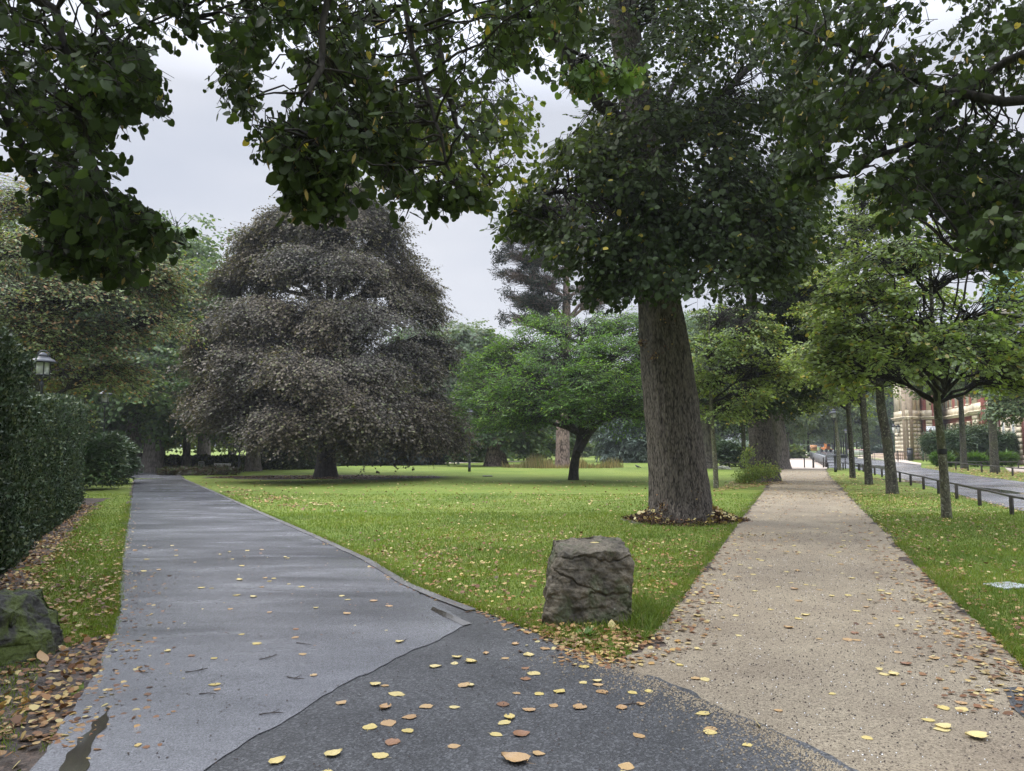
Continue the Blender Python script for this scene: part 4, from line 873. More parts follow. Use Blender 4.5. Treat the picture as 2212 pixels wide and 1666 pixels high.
rows = [
 # u, distance, kind, scale, label
 (-60, 46, 'dark_tree', .9, 'dark far tree at the left edge behind the yew hedge'),
 (90, 50, 'park_tree', 1.0, 'tall far tree showing above the far end of the yew hedge'),
 (200, 60, 'dark_tree', 1.15, 'tall dark tree behind the second lamp at the left'),
 (262, 78, 'bright_tree', 1.1, 'yellow-green tree glimpsed between the dark trunks at the path bend'),
 (352, 66, 'bright_tree', .9, 'yellow-green tree behind the hedge between the two left trunks'),
 (330, 80, 'dark_tree', 1.5, 'tallest tree of the skyline left of the copper beech'),
 (440, 70, 'bright_tree', .9, 'yellow-green tree behind the hedge right of the slim straight trunk'),
 (500, 92, 'bright_tree', 1.2, 'yellow-green tree beyond the bench and hedge'),
 (560, 74, 'bright_tree', .8, 'low yellow-green tree beyond the hedge behind the scarred trunk'),
 (610, 95, 'bright_tree', 1.1, 'yellow-green tree beyond the weeping curtain'),
 (680, 88, 'park_tree', .95, 'green tree showing left of the copper beech trunk'),
 (735, 72, 'bright_tree', .62, 'small bright tree right of the copper beech trunk'),
 (790, 96, 'bright_tree', 1.0, 'yellow-green tree behind the low yew mass, left part'),
 (850, 90, 'bright_tree', .8, 'yellowish tree behind the low yew mass, middle part'),
 (905, 100, 'dark_tree', 1.0, 'dark tree behind the right end of the low yew mass'),
 (965, 112, 'park_tree', 1.32, 'tall pale tree right of the copper beech crown'),
 (1035, 120, 'park_tree', 1.3, 'tall pale tree rising behind the lawn lamp'),
 (1100, 130, 'bright_tree', 1.5, 'dark tree far behind the leaning brown trunk'),
 (1185, 140, 'park_tree', 1.15, 'pale far tree just left of the pine trunk'),
 (1260, 150, 'park_tree', 1.2, 'pale far tree behind the cherry trunk'),
 (1310, 170, 'park_tree', 1.1, 'dark far tree at the far end of the lawn, left'),
 (1355, 150, 'bright_tree', 1.0, 'small far tree at the end of the lawn, middle'),
 (1420, 165, 'park_tree', 1.4, 'far tree hidden half behind the big lime trunk'),
 (1490, 120, 'dark_tree', 1.3, 'dark far tree just right of the big lime trunk'),
 (1560, 110, 'dark_tree', 1.25, 'dark far tree behind the rounded bush'),
 (1625, 130, 'park_tree', 1.5, 'far tree behind the massive burred lime'),
]
for i, (u, d, k, s, lab) in enumerate(rows): put(k, u, 0, s, lab, FG, i*1.7, d=d, sz=1.0 if k != 'bright_tree' else .9)
EG = 'trees beyond the end of the gravel path'
rows2 = [(1700, 175, 'dark_tree', 1.1, 'dark tree beyond the white benches'), (1745, 270, 'park_tree', 1.5, 'far tree behind the pale orange board'), (1775, 275, 'bright_tree', 1.4, 'far tree right behind the orange loader'),
 (1800, 262, 'dark_tree', 1.2, 'far dark tree right of the orange loader'), (1830, 200, 'park_tree', 1.3, 'pale tree behind the left end of the red and white barrier'), (1865, 190, 'park_tree', 1.5, 'pale tree behind the middle of the red and white barrier'),
 (1900, 180, 'bright_tree', 1.5, 'yellowish tree behind the palace steps'), (1930, 170, 'dark_tree', 1.6, 'dark tree left of the palace corner'), (1885, 230, 'park_tree', 2.1, 'tall pale tree high behind the palace steps'),
 (1720, 260, 'dark_tree', 1.7, 'tall tree closing the gravel path on the left')]
for i, (u, d, k, s, lab) in enumerate(rows2): put(k, u, 0, s, lab, EG, i*2.1+.4, d=d)
VG = 'avenue trees along the far gravel path'
for i, (u, d, lab) in enumerate([(1703, 92, 'nearest avenue tree left of the far gravel path'), (1708, 112, 'second avenue tree left of the far gravel path'), (1711, 134, 'third avenue tree left of the far gravel path'), (1714, 160, 'fourth avenue tree left of the far gravel path'),
       (1746, 118, 'avenue tree on the grass patch left of the grey plank wall'), (1737, 150, 'avenue tree on the far grass patch behind the first one'),
       (1822, 130, 'avenue tree right of the road by the far lamp'), (1817, 150, 'second avenue tree right of the road by the far lamp'), (1828, 112, 'avenue tree right of the road just before the barrier'), (1850, 165, 'avenue tree behind the red and white barrier')]):
    put('avenue_tree', u, 0, 1.0+.1*(i % 3), lab, VG, i*1.3, d=d)

# ------------------------------------------------------------------ hedges and shrubs
def leafy_surface(rg, P, Nrm, leaf, shape, mat, name, parent, hang=0., fj=.8, sj=.25):
    F_ = Nrm*.5+rg.normal(0, fj, P.shape); F_[:, 2] -= hang
    return link(name, leaves_mesh(name, P, F_, Nrm+rg.normal(0, .6, P.shape), leaf*(1+rg.normal(0, sj, len(P))).clip(.5, 1.7), shape, mat), parent)
def hedge(name, label, a, b_, h0, h1, thick, leaf, n, mat, core, seed, shape='kite', up=0., lump=.12, cat='hedge', streak=0):
    """clipped hedge: woody core with leaves over its faces"""
    rg = np.random.default_rng(seed); a = np.array(a[:2]); b_ = np.array(b_[:2]); L = np.linalg.norm(b_-a); d = (b_-a)/L; nr = np.array((-d[1], d[0]))
    root = empty(name, (*a, 0)); tag(root, label, cat)
    m_ = MB(); k = 8
    for i in range(k):
        s0, s1 = L*i/k, L*(i+1)/k; hh = h0+(h1-h0)*(i+.5)/k
        c = d*(s0+s1)/2; m_.box((c[0], c[1], hh/2-.12), ((s1-s0)*1.02, thick-.3, hh-.2), math.atan2(d[1], d[0]))
    m_.build('hedge_core', M[core], root)
    areas = np.array([L*h0, L*h0, L*thick, thick*h0, thick*h0]); cnt = (n*areas/areas.sum()).astype(int); PS, NS = [], []
    for i, c in enumerate(cnt):
        s = rg.random(c); q = rg.random(c); hh = h0+(h1-h0)*s
        if i < 2: sg = 1 if i else -1; p2 = d*(s*L)[:, None]+nr*sg*thick/2; z = q*hh; N3 = np.c_[np.tile(nr*sg, (c, 1)), np.zeros(c)]
        elif i == 2: p2 = d*(s*L)[:, None]+nr*((q-.5)*thick)[:, None]; z = hh; N3 = np.tile((0, 0, 1.), (c, 1))
        else: e = 0 if i == 3 else L; p2 = d*e+nr*((s-.5)*thick)[:, None]; hh = (h0 if i == 3 else h1); z = q*hh; N3 = np.c_[np.tile(d*(-1 if i == 3 else 1), (c, 1)), np.zeros(c)]
        P = np.c_[p2, z]
        w = np.sin(P[:, 0]*3.1+P[:, 1]*2.3)*.5+np.sin(P[:, 0]*7+P[:, 1]*9+P[:, 2]*1.5)*.35+np.sin(P[:, 2]*4+P[:, 0]*13)*.3
        P += N3*(w*lump+rg.normal(0, .05, c))[:, None]; PS.append(P); NS.append(N3)
    P, N3 = np.concatenate(PS), np.concatenate(NS)
    leafy_surface(rg, P, N3, leaf, shape, M[mat], 'foliage', root, -up)
    return root
hA, hB = (-4.35, 5.2), (-12.1, 21.0)
hd = np.array(hB)-np.array(hA); hd = hd/np.linalg.norm(hd); hn = np.array((-hd[1], hd[0]))
hm = np.array(hA)+(np.array(hB)-np.array(hA))*.325
hedge('yew_hedge', 'tall near length of clipped yew hedge at the left edge of the picture', np.array(hA)+hn*.75, hm+hn*.75, 3.3, 2.85, 1.5, .048, 190000, 'yew_leaf', 'soil', 51, 'kite', up=1.2, lump=.10)
hedge('yew_hedge', 'lower far length of clipped yew hedge ending at the rhododendrons', hm+hn*.78+hd*.08, np.array(hB)+hn*.75, 2.3, 2.75, 1.5, .055, 230000, 'yew_leaf', 'soil', 58, 'kite', up=1.2, lump=.10)
hedge('beech_hedge', 'long low clipped hedge behind the bench and the left tree trunks', G(235, 1016), G(600, 1014), .78, .80, 1.4, .16, 16000, 'hedge_leaf', 'soil', 52)
hedge('beech_hedge', 'low clipped hedge section seen right behind the copper beech trunk', G(640, 1010), G(780, 1004), .85, .9, 1.4, .16, 9000, 'hedge_leaf', 'soil', 53)
hedge('beech_hedge', 'dark clipped hedge running behind the left edge of the broad dark trunk', G(948, 999), G(1010, 994), 1.3, 1.3, 1.5, .3, 5000, 'hedge_leaf', 'soil', 54)
def shrub(name, label, c, r, leaf, n, mat, seed, shape='long', cat='shrub', group=None, sset='tuft', spray=.5, lob=10, up=.4, tilt=(.1, .4), flatb=True):
    rg = np.random.default_rng(seed); root = empty(name, c); tag(root, label, cat, group); L = []
    for i in range(lob):
        a = i*2.4; q = rg.uniform(.15, .62); L.append((np.array((r[0]*q*math.cos(a), r[1]*q*math.sin(a), r[2]*rg.uniform(.35, .68))), np.array((r[0]*.45, r[1]*.45, r[2]*.34)), 1))
    tp = [(0, 0, 0), (0, 0, r[2]*.5)]; w = Wood()
    build_crown(root, rg, L, shape, leaf, M[mat], n//lob, spray, SPR[sset], np.array([(0, 0, r[2]*z) for z in (0, .1, .2, .3)]), .03, (0, 0), tilt, M['branch_bark'], False, .98, up, .55, 'foliage', zmin=.05, twig_r=.004)
    return root
def gb(u, v, ru, rv, dy=1.0):
    c = G(u, v); k = PXM(c[1]); return c, (ru*k, ru*k*dy, rv*k)
for (u, v, ru, rv, lab, sd) in ((206, 1058, 36, 120, 'rhododendron with silvery-edged leaves at the end of the yew hedge', 71), (238, 1046, 30, 98, 'dark rhododendron by the path just beyond the pale one', 72)):
    c, r = gb(u, v, ru, rv, 1.2); shrub('rhododendron', lab, c, r, .16, 900, 'rhodo_leaf', sd, group='rhododendrons by the path')
c, r = gb(1588, 1008, 38, 52); shrub('bush', 'rounded bush with bright top behind the rail left of the massive lime', c, r, .22, 700, 'rhodo_leaf', 73, spray=.7)
for u, v, ru, rv, lab, sd in ((2052, 1004, 46, 70, 'left part of the rhododendron bank before the palace, behind the sign', 74), (2105, 1003, 48, 82, 'tallest middle rhododendron before the palace', 75), (2150, 1004, 40, 66, 'right rhododendron of the bank before the palace', 76)):
    c, r = gb(u, v, ru, rv, .8); shrub('rhododendron', lab, c, r, .22, 1100, 'rhodo_leaf', sd, group='rhododendron bank before the palace', spray=.8)
for i, u in enumerate((2035, 2070, 2105, 2140, 2172)):
    c, r = gb(u, 1009-(i % 2)*1.5, 14, 15, .7); shrub('daylily_clump', ['strappy leaf clump below the parking sign', 'second strappy clump under the rhododendron bank', 'strappy clump under the middle rhododendron', 'strappy clump between the street lime trunks', 'bright strappy clump at the right end of the rhododendron bank'][i], c, r, .45, 110, 'hedge_leaf' if i in (1, 3) else 'herb', 80+i, 'needle', 'plant', 'strappy leaf clumps', spray=.3, lob=5, tilt=(.9, .3))
for u, v, ru, rv, lab, sd in ((790, 1005, 45, 48, 'low dark yew bush left of the yew mass beyond the lawn', 77), (850, 1005, 50, 55, 'middle dark yew bush beyond the lawn', 78), (905, 1004, 48, 62, 'largest dark yew bush at the right of the yew mass', 79)):
    c, r = gb(u, v, ru, rv, .7); shrub('yew_bush', lab, c, r, .38, 700, 'conifer_leaf', sd, 'needle', group='yew bushes beyond the lawn', spray=1.0, sset='flat')
c, r = gb(1914, 986, 24, 13); shrub('juniper_bush', 'low spreading juniper in front of the barrier by the palace', c, r, .5, 500, 'cedar_leaf', 90, 'needle', spray=1.0, sset='flat')
for u, v, lab, sd in ((1300, 985, 'far bush on the left at the end of the lawn', 91), (1345, 984, 'far rounded bush at the end of the lawn', 92), (1395, 988, 'dark low bush by the low rail behind the big lime', 93), (1240, 988, 'far bush right behind the pine trunk', 94), (1100, 990, 'far bush right of the leaning brown trunk', 95), (1690, 990, 'bush behind the white benches', 96)):
    c, r = gb(u, v, 32, 22, .8); shrub('bush', lab, c, r, .5, 300, 'far_leaf', sd, 'kite', spray=1.2, group='far bushes round the lawn')
# rockery with purple-brown low plants
c = G(435, 1026); root = empty('ground_cover_bed', c); tag(root, 'brownish low ground cover bed in front of the slim straight tree', 'plant bed'); rg = np.random.default_rng(5)
A = np.c_[rg.uniform(-2.1, 1.9, 420), rg.uniform(-.9, .9, 420), rg.uniform(.02, .34, 420)]
P, F_, N_, S_, TW = foliage(rg, A, rg.uniform(0, 6.28, 420), rg.normal(.3, .4, 420), np.full(420, .25), .10, SPR['tuft'])
link('foliage', leaves_mesh('foliage', P, F_, N_, S_, 'kite', leaf_mat('bronze_leaf', lstops((.085, .06, .035), (.08, .12, .04), .3))), root)
# rough grass island round the pine
rg = np.random.default_rng(6)
def blades(rg, P, h, w, lean=.25):
    """grass blades as bent triangles-quads: P (n,3), h (n)"""
    n = len(P); a = rg.uniform(0, 6.283, n); sx_ = np.c_[np.cos(a), np.sin(a), np.zeros(n)]*np.asarray(w).reshape(-1, 1)/2
    ln = rg.normal(0, lean, (n, 2))*np.asarray(h).reshape(-1, 1); tip = P+np.c_[ln, h]; mid = P+np.c_[ln*.35, np.asarray(h)*.55]
    V = np.stack([P-sx_, P+sx_, mid+sx_*.8, tip, mid-sx_*.8], 1).reshape(-1, 3); o5 = (np.arange(n)*5)[:, None]
    return V, [o5+np.array([[0, 1, 2, 4]]), o5+np.array([[4, 2, 3]])]
root = empty('tall_grass_island', PB); tag(root, 'ring of dry tall grass and weeds round the pine trunk', 'tall grass', kind='stuff')
n = 2600; a = rg.uniform(0, 6.283, n); q = rg.random(n)**.5; P = np.c_[q*4.6*np.cos(a), q*2.8*np.sin(a), np.zeros(n)]
clump = (np.sin(P[:, 0]*2.1)+np.sin(P[:, 0]*.9+2))*.35+.5; h = rg.uniform(.12, 1.1, n)*(.35+.9*np.clip(clump, 0, 1)*(np.abs(P[:, 0]) > .8)); V, F = blades(rg, P, h, np.full(n, .035), .15)
o = link('dry_grass', mesh_np('dry_grass', V, F, M['dry_grass']), root)

# ------------------------------------------------------------------ stones
def stone(name, label, cage, loc, mat, seed, sub=4, amp=.05, fine=.015, cat='boulder', crease=.55, rz=0, group=None, cracks=()):
    bm = bmesh.new(); vs = [bm.verts.new(p) for p in cage]; r = bmesh.ops.convex_hull(bm, input=vs)
    me0 = bpy.data.meshes.new('t'); bm.to_mesh(me0); bm.free()
    bm = bmesh.new(); bm.from_mesh(me0); bmesh.ops.triangulate(bm, faces=bm.faces)
    for _ in range(sub):
        bmesh.ops.subdivide_edges(bm, edges=bm.edges, cuts=1, use_grid_fill=True, smooth=.0)
        if _ in (1, 2): bmesh.ops.smooth_vert(bm, verts=bm.verts, factor=crease*.4, use_axis_x=True, use_axis_y=True, use_axis_z=True)
    bm.normal_update()
    for v_ in bm.verts:
        p = v_.co*1.0; s = Vector((seed, seed*2, 0))
        a_ = mnoise.noise(p*2.2+s)*amp*1.6; r_ = abs(mnoise.noise(p*4.5+s))*amp*1.4
        c_ = mnoise.cell(Vector((p.x*3+p.z, p.y*3, p.z*6))+s)*amp*.35
        f_ = mnoise.noise(p*14+s)*fine*1.5+mnoise.noise(p*34+s)*fine*.7
        k_ = 0
        for z0, sl_, dp, wd, below in cracks:
            zz = p.z-(z0+sl_*p.x+.06*mnoise.noise(Vector((p.x*5, p.y*5, z0*9)))+.025*mnoise.noise(Vector((p.x*19, p.y*19, z0*9))))
            k_ -= dp*math.exp(-(zz/wd)**2)*min(1, max(0, .55+2.2*mnoise.noise(Vector((p.x*3.1, p.y*3.1, z0*20)))))
            if below and zz < 0: k_ -= dp*.45*max(0, .25-p.x)*2*min(1, -zz/.03)
        v_.co += v_.normal*(a_-r_+f_+c_*.6+k_)
    me = bpy.data.meshes.new(name); bm.to_mesh(me); bm.free(); me.materials.append(mat)
    for p in me.polygons: p.use_smooth = True
    o = link(name, me, None, loc); o.rotation_euler = (0, 0, rz); return tag(o, label, cat, group)
def boulder_mat(name, base_lo, base_hi, moss, mossamt, lichen=True):
    m, t, b = mat_base(name); co = nd(t, 'ShaderNodeTexCoord').outputs['Object']
    n1 = noise(t, co, 5, 8, .65, .4); c = ramp(t, n1.outputs[0], [(.32, base_lo), (.68, base_hi)]).outputs[0]
    n2 = noise(t, co, 2.6, 6, .7, .5); mf = ramp(t, n2.outputs[0], [(mossamt, (0, 0, 0)), (mossamt+.10, (.85, .85, .85))]).outputs[0]; c = mixc(t, mf, c, moss)
    if lichen:
        vo = nd(t, 'ShaderNodeTexVoronoi'); vo.inputs['Scale'].default_value = 11; t.links.new(co, vo.inputs[0])
        n3 = noise(t, co, 30, 3, .6); ad = nd(t, 'ShaderNodeMath', operation='MULTIPLY_ADD'); t.links.new(n3.outputs[0], ad.inputs[0]); ad.inputs[1].default_value = .35; t.links.new(vo.outputs['Distance'], ad.inputs[2])
        lf = ramp(t, ad.outputs[0], [(.24, (.8, .8, .8)), (.29, (0, 0, 0))]).outputs[0]
        n4 = noise(t, co, 2.2, 2); lm = ramp(t, n4.outputs[0], [(.5, (0, 0, 0)), (.58, (1, 1, 1))]).outputs[0]
        lf = mixc(t, 1, lf, lm, 'MULTIPLY'); c = mixc(t, lf, c, (.32, .36, .30))
    n5 = noise(t, co, 60, 4, .7); c = mixc(t, .8, c, ramp(t, n5.outputs[0], [(.3, (.5, .5, .5)), (.7, (1.35, 1.35, 1.35))]).outputs[0], 'MULTIPLY')
    t.links.new(c, b.inputs['Base Color']); b.inputs['Roughness'].default_value = .62; b.inputs['Specular IOR Level'].default_value = .35
    bp = nd(t, 'ShaderNodeBump'); bp.inputs['Strength'].default_value = .9; bp.inputs['Distance'].default_value = .015
    ad2 = nd(t, 'ShaderNodeMath', operation='ADD'); t.links.new(n1.outputs[0], ad2.inputs[0]); t.links.new(n5.outputs[0], ad2.inputs[1]); t.links.new(ad2.outputs[0], bp.inputs['Height']); t.links.new(bp.outputs[0], b.inputs['Normal'])
    return m
M['boulder'] = boulder_mat('weathered_boulder', (.032, .029, .021), (.20, .170, .122), (.075, .090, .042), .50)
M['boulder_moss'] = boulder_mat('mossy_boulder', (.022, .022, .019), (.065, .063, .055), (.085, .115, .018), .44, False)
bc = G(1268, 1352)+np.array((0, .30, 0))
cage = [(-.42, -.30, -.05), (-.40, -.34, .12), (-.34, -.32, .36), (-.27, -.27, .60), (-.25, -.20, .66), (.16, -.31, .66), (.39, -.27, .64), (.43, -.29, .50), (.42, -.33, .2), (.42, -.30, -.05), (-.1, -.38, -.05), (.0, -.37, .40), (.2, -.37, .1),
        (-.36, .32, -.05), (-.34, .30, .4), (-.27, .30, .70), (.12, .34, .73), (.40, .30, .71), (.42, .30, .4), (.44, .3, -.05)]
stone('boulder', 'large squarish grey-brown boulder with lichen at the fork of the paths', cage, bc, M['boulder'], 3.3, 6, .030, .014, crease=.16, cracks=((.25, .10, .036, .012, True), (.585, .02, .016, .008, False), (.635, -.02, .012, .006, False), (.33, -.45, .022, .009, False)))
bl = G(-30, 1436)+np.array((-.05, .24, 0))
cage = [(-.55, -.3, -.05), (-.5, -.35, .3), (-.3, -.3, .52), (.1, -.3, .52), (.24, -.28, .46), (.40, -.2, .22), (.42, -.22, .0), (.2, -.42, -.05), (-.5, .4, .5), (.1, .4, .52), (.38, .3, .2), (.4, .3, -.05), (-.5, .4, -.05)]
stone('boulder', 'dark mossy boulder cut off by the lower left corner', cage, bl, M['boulder_moss'], 7.7, 6, .05, .012).scale = (.9, .9, .86)
for (u, v, s, lab, sd) in ((366, 1018, .5, 'pale field stone between the left trunks, right one', 1.2), (318, 1019, .42, 'smaller pale field stone left of the broad grey trunk', 2.2), (408, 1027, .50, 'dark flat stone at the left end of the ground cover bed', 4.1)):
    k = s; cg = [(x*k*1.3, y*k*.8, z*k*.8) for x, y, z in [(-1, -.6, -.1), (-.7, -.5, .6), (0, -.6, .8), (.7, -.5, .55), (1, -.5, -.1), (-.9, .6, -.1), (-.5, .5, .7), (.6, .5, .6), (.9, .6, -.1)]]
    stone('field_stone', lab, cg, G(u, v), M['wetstone'] if v < 1025 else M['boulder'], sd, 4, .05, .01, 'stone', group='field stones at the far bend')
cg = [(x*.6, y*.4, z*.35) for x, y, z in [(-1, -.6, -.1), (-.7, -.5, .6), (.7, -.5, .55), (1, -.5, -.1), (-.9, .6, -.1), (.6, .5, .6), (.9, .6, -.1)]]
stone('field_stone', 'pale bleached stump-like stone behind the rail left of the massive lime', cg, G(1560, 1014), M['wetstone'], 5, 4, .06, .02, 'stone')

# ------------------------------------------------------------------ street furniture
def lamp():
    root = empty('street_lamp', (0, 0, 0))
    MB().lathe([(.09, 0), (.09, .28), (.075, .30), (.075, .95), (.085, .97), (.085, 1.04), (.06, 1.06), (.045, 1.1)], n=14).build('base_column', M['lampmetal'], root, True)
    p = MB().lathe([(.042, 1.08), (.036, 2.0), (.030, 3.05), (.045, 3.08), (.045, 3.16), (.028, 3.2), (.028, 3.24)], n=12).build('pole', M['lampmetal'], root, True)
    c = MB()
    for k in range(4):
        a = k*math.pi/2+.4; ca, sa = math.cos(a), math.sin(a)
        c.tube([(0, 0, 3.18), (.10*ca, .10*sa, 3.20), (.16*ca, .16*sa, 3.28), (.165*ca, .165*sa, 3.34)], .014, 6)
        c.tube([(.15*ca, .15*sa, 3.34), (.165*ca, .165*sa, 3.68)], .012, 6)
    c.lathe([(.17, 3.33), (.175, 3.35), (.15, 3.36)], n=20); c.build('lantern_frame', M['blackmetal'], root)
    MB().lathe([(.135, 3.36), (.148, 3.67)], n=20).build('glass_cylinder', M['glass'], root, True)
    s = MB().lathe([(.31, 3.655), (.315, 3.665), (.25, 3.725), (.16, 3.76), (.16, 3.79), (.12, 3.79)], n=28).build('lamp_shade', M['lampmetal'], root, True)
    MB().lathe([(.115, 3.785), (.11, 3.83), (.085, 3.88), (.04, 3.905), (.005, 3.91)], n=18).build('dome', M['lampmetal'], root, True)
    pts = [(.14*math.cos(t_), 0, 3.79+.165*math.sin(t_)) for t_ in np.linspace(0, math.pi, 12)]
    MB().tube(pts, .012, 6).build('handle_arch', M['lampmetal'], root, True)
    return root
lp = lamp(); first = True; LGp = 'park lamps of the same hat-shaped kind'
def plamp(loc, lab, rz=0, s=1):
    global first
    o = lp if first else copy_tree(lp); first = False
    o.location = loc; o.rotation_euler = (0, 0, rz); o.scale = (s, s, s); tag(o, lab, 'street lamp', LGp)
p = D(92, 800, 18.0); plamp((p[0], p[1], -.02), 'large near lamp head rising over the yew hedge at the left', .3)
plamp(G(219, 1044), 'lamp on dark pole behind the rhododendrons at the left', .8, 1.05)
plamp(G(516, 1021), 'thin dark lamp pole standing right behind the cream bench', .1)
plamp(G(1014, 1019), 'lamp on the lawn between the copper beech and the leaning brown trunk', .5, 1.02)
plamp(G(1805, 1020), 'lamp at the road corner beside the thin mossy-trunked lime', .2)
p = D(1695, 944, 120); plamp((p[0], 120, 0), 'distant lamp left of the far gravel path above the white benches', .2)
p = D(1827, 944, 100); plamp((p[0], 100, 0), 'distant lamp right of the road between far avenue trunks', .2)
# cream bench and litter bin
def cream_bench(loc, rz, lab, s):
    r = empty('park_bench', loc, rz); r.scale = (s,)*3; tag(r, lab, 'bench')
    for x in (-.85, .85):
        MB().tube([(x, .05, 0), (x, .05, .42)], .022, 8).build('leg', M['cream'], r)
        MB().tube([(x, .48, 0), (x, .48, .38), (x, .52, .62), (x, .55, .82)], .022, 8).build('leg', M['cream'], r)
    fr = MB(); fr.tube([(-.85, .55, .82), (.85, .55, .82)], .022, 8); fr.tube([(-.85, .48, .42), (-.85, 0, .45)], .02, 8); fr.tube([(.85, .48, .42), (.85, 0, .45)], .02, 8); fr.tube([(-.85, 0, .45), (.85, 0, .45)], .02, 8); fr.build('frame', M['cream'], r)
    st = MB(); [st.tube([(-.84, .03+.055*i, .45-.006*i), (.84, .03+.055*i, .45-.006*i)], .011, 5) for i in range(9)]; st.build('seat', M['cream'], r)
    bk = MB(); [bk.tube([(-.84, .49+.009*i, .48+.045*i), (.84, .49+.009*i, .48+.045*i)], .010, 5) for i in range(8)]; bk.build('backrest', M['cream'], r)
cream_bench(G(488, 1021), 2.9, 'cream metal mesh bench on the lawn by the thin lamp pole', .66)
r = empty('litter_bin', G(434, 1017)); r.scale = (.62,)*3; tag(r, 'cream litter bin with hoop frame left of the cream bench', 'litter bin')
MB().lathe([(.2, .15), (.24, .8), (.25, .82)], n=16).build('bucket', M['galv'], r, True); MB().tube([(-.3, 0, 0), (-.3, 0, .9), (-.25, 0, .95), (.25, 0, .95), (.3, 0, .9), (.3, 0, 0)], .03, 8).build('hoop_frame', M['cream'], r, True); MB().box((0, 0, .9), (.5, .4, .03)).build('lid', M['cream'], r)
# white baroque benches on the far gravel path
def white_bench():
    r = empty('white_bench', (0, 0, 0))
    MB().box((0, 0, .45), (1.8, .5, .05)).build('seat', M['white'], r, bevel=.01)
    b_ = MB(); b_.box((0, .26, .98), (1.8, .05, .08)); b_.box((0, .25, .62), (1.8, .05, .06)); [b_.box((-.84+.14*i, .255, .8), (.06, .03, .34)) for i in range(13)]; b_.build('backrest', M['white'], r)
    for x in (-.85, .85):
        MB().box((x, -.2, .22), (.07, .07, .44)).build('leg', M['white'], r); MB().box((x, .24, .5), (.07, .07, 1.0)).build('leg', M['white'], r); MB().box((x, 0, .68), (.08, .5, .05)).build('armrest', M['white'], r)
    return r
wb = white_bench()
for i, (u, v, lab) in enumerate(((1694, 996, 'nearest white slatted bench peeping out behind the old lime'), (1697, 990, 'second white slatted bench by the far gravel path'), (1702, 985.5, 'third white slatted bench by the far gravel path'), (1704, 981, 'farthest white slatted bench by the far gravel path'))):
    o = wb if i == 0 else copy_tree(wb); o.location = G(u, v); o.rotation_euler = (0, 0, math.radians(69)); tag(o, lab, 'bench', 'white benches along the far gravel path')
# bollard posts across the path
bol = None
for i, (u, lab) in enumerate(((1698, 'left dark metal post across the gravel path'), (1738, 'middle dark metal post across the gravel path'), (1783-4, 'right dark metal post by the plank wall'), (1758, 'dark metal post standing left of the rail end'))):
    if i == 0:
        bol = empty('bollard', (0, 0, 0)); MB().lathe([(.045, 0), (.045, .74), (.03, .77)], n=10).build('post', M['railwood'], bol, True); MB().lathe([(.055, .70), (.055, .73)], n=10).build('collar', M['blackmetal'], bol); o = bol
    else: o = copy_tree(bol)
    o.location = G(u, 1010.5); tag(o, lab, 'bollard', 'dark posts closing the gravel path')
# low rail fences
def rail_fence(label, pts, h=.45, big=(), group=None):
    r = empty('rail_fence', (*pts[0][:2], 0)); tag(r, label, 'fence', group); o0 = np.array((*pts[0][:2], 0)); ph = None
    for i, p in enumerate(pts):
        if ph is None: ph = MB().box((0, 0, h/2-.01), (.07, .07, h+.02)).build('post', M['railwood'], r, bevel=.006); o = ph
        else: o = ph.copy(); COL.objects.link(o); o.parent = r
        o.location = np.array((*p[:2], 0))-o0; o.rotation_euler = (0, 0, .35); o.scale = (1.3, 1.3, 1.5) if i in big else (1, 1, 1)
    rl = MB(); rl.tube([np.array((*p[:2], h))-o0+np.array((0, 0, .012*math.sin(i*2.3))) for i, p in enumerate(pts)], .028, 8); rl.build('rail', M['railwood'], r, True)
    return r
FP = [G(*p) for p in ((2340, 1150), (2247, 1131), (2166, 1110), (2100, 1083), (2053, 1071), (2012, 1060), (1982, 1050.5), (1957, 1042.5), (1936, 1036), (1918, 1031), (1904, 1027.5), (1890, 1024.5), (1874, 1021), (1861, 1018.5), (1848, 1015.5))]
# straighten: keep the posts on one line parallel to the road
A0 = np.array((11.62, 17.4)); Dv = np.array((math.sin(math.radians(19.6)), math.cos(math.radians(19.6))))
FP = [(*(A0+Dv*s), 0) for s in (-5.2, -2.7, 0, 2.9, 5.6, 8.3, 11.0, 13.8, 16.6, 19.6, 22.6, 25.6, 28.6, 31.4, 33.6)]
rail_fence('long low dark rail fence along the near side of the road', FP)
e = np.array(FP[-1][:2]); l_ = G(1757, 1011)[:2]
rail_fence('low dark rail running from the road corner left to the gravel path posts', [(*(e+(l_-e)*q), 0) for q in (0.02, .33, .66, 1)], big=(3,))
B0 = np.array((24.3, 32.0)); Dw = np.array((math.sin(math.radians(17.8)), math.cos(math.radians(17.8))))
BP = [(*(B0+Dw*s), 0) for s in (-4.6, -2.0, .6, 3.2, 5.8, 8.4, 11.0, 14.0, 17.0, 20.0, 23.4)]
rail_fence('low dark rail fence along the far side of the road before the palace', BP, big=(10,))
e2 = np.array(BP[-1][:2]); rail_fence('low rail turning off from the far road fence under the parking sign', [(*(e2+np.array((3.0*i, .4*i))), 0) for i in range(5)])
rail_fence('low rail at the far right end of the lawn behind the big lime', [G(u, 990) for u in (1300, 1330, 1360, 1390, 1420, 1450, 1500)], h=.5)
rail_fence('low rail running between the big lime and the massive lime', [G(u, 1013) for u in (1500, 1522, 1545, 1575, 1600)], h=.45)
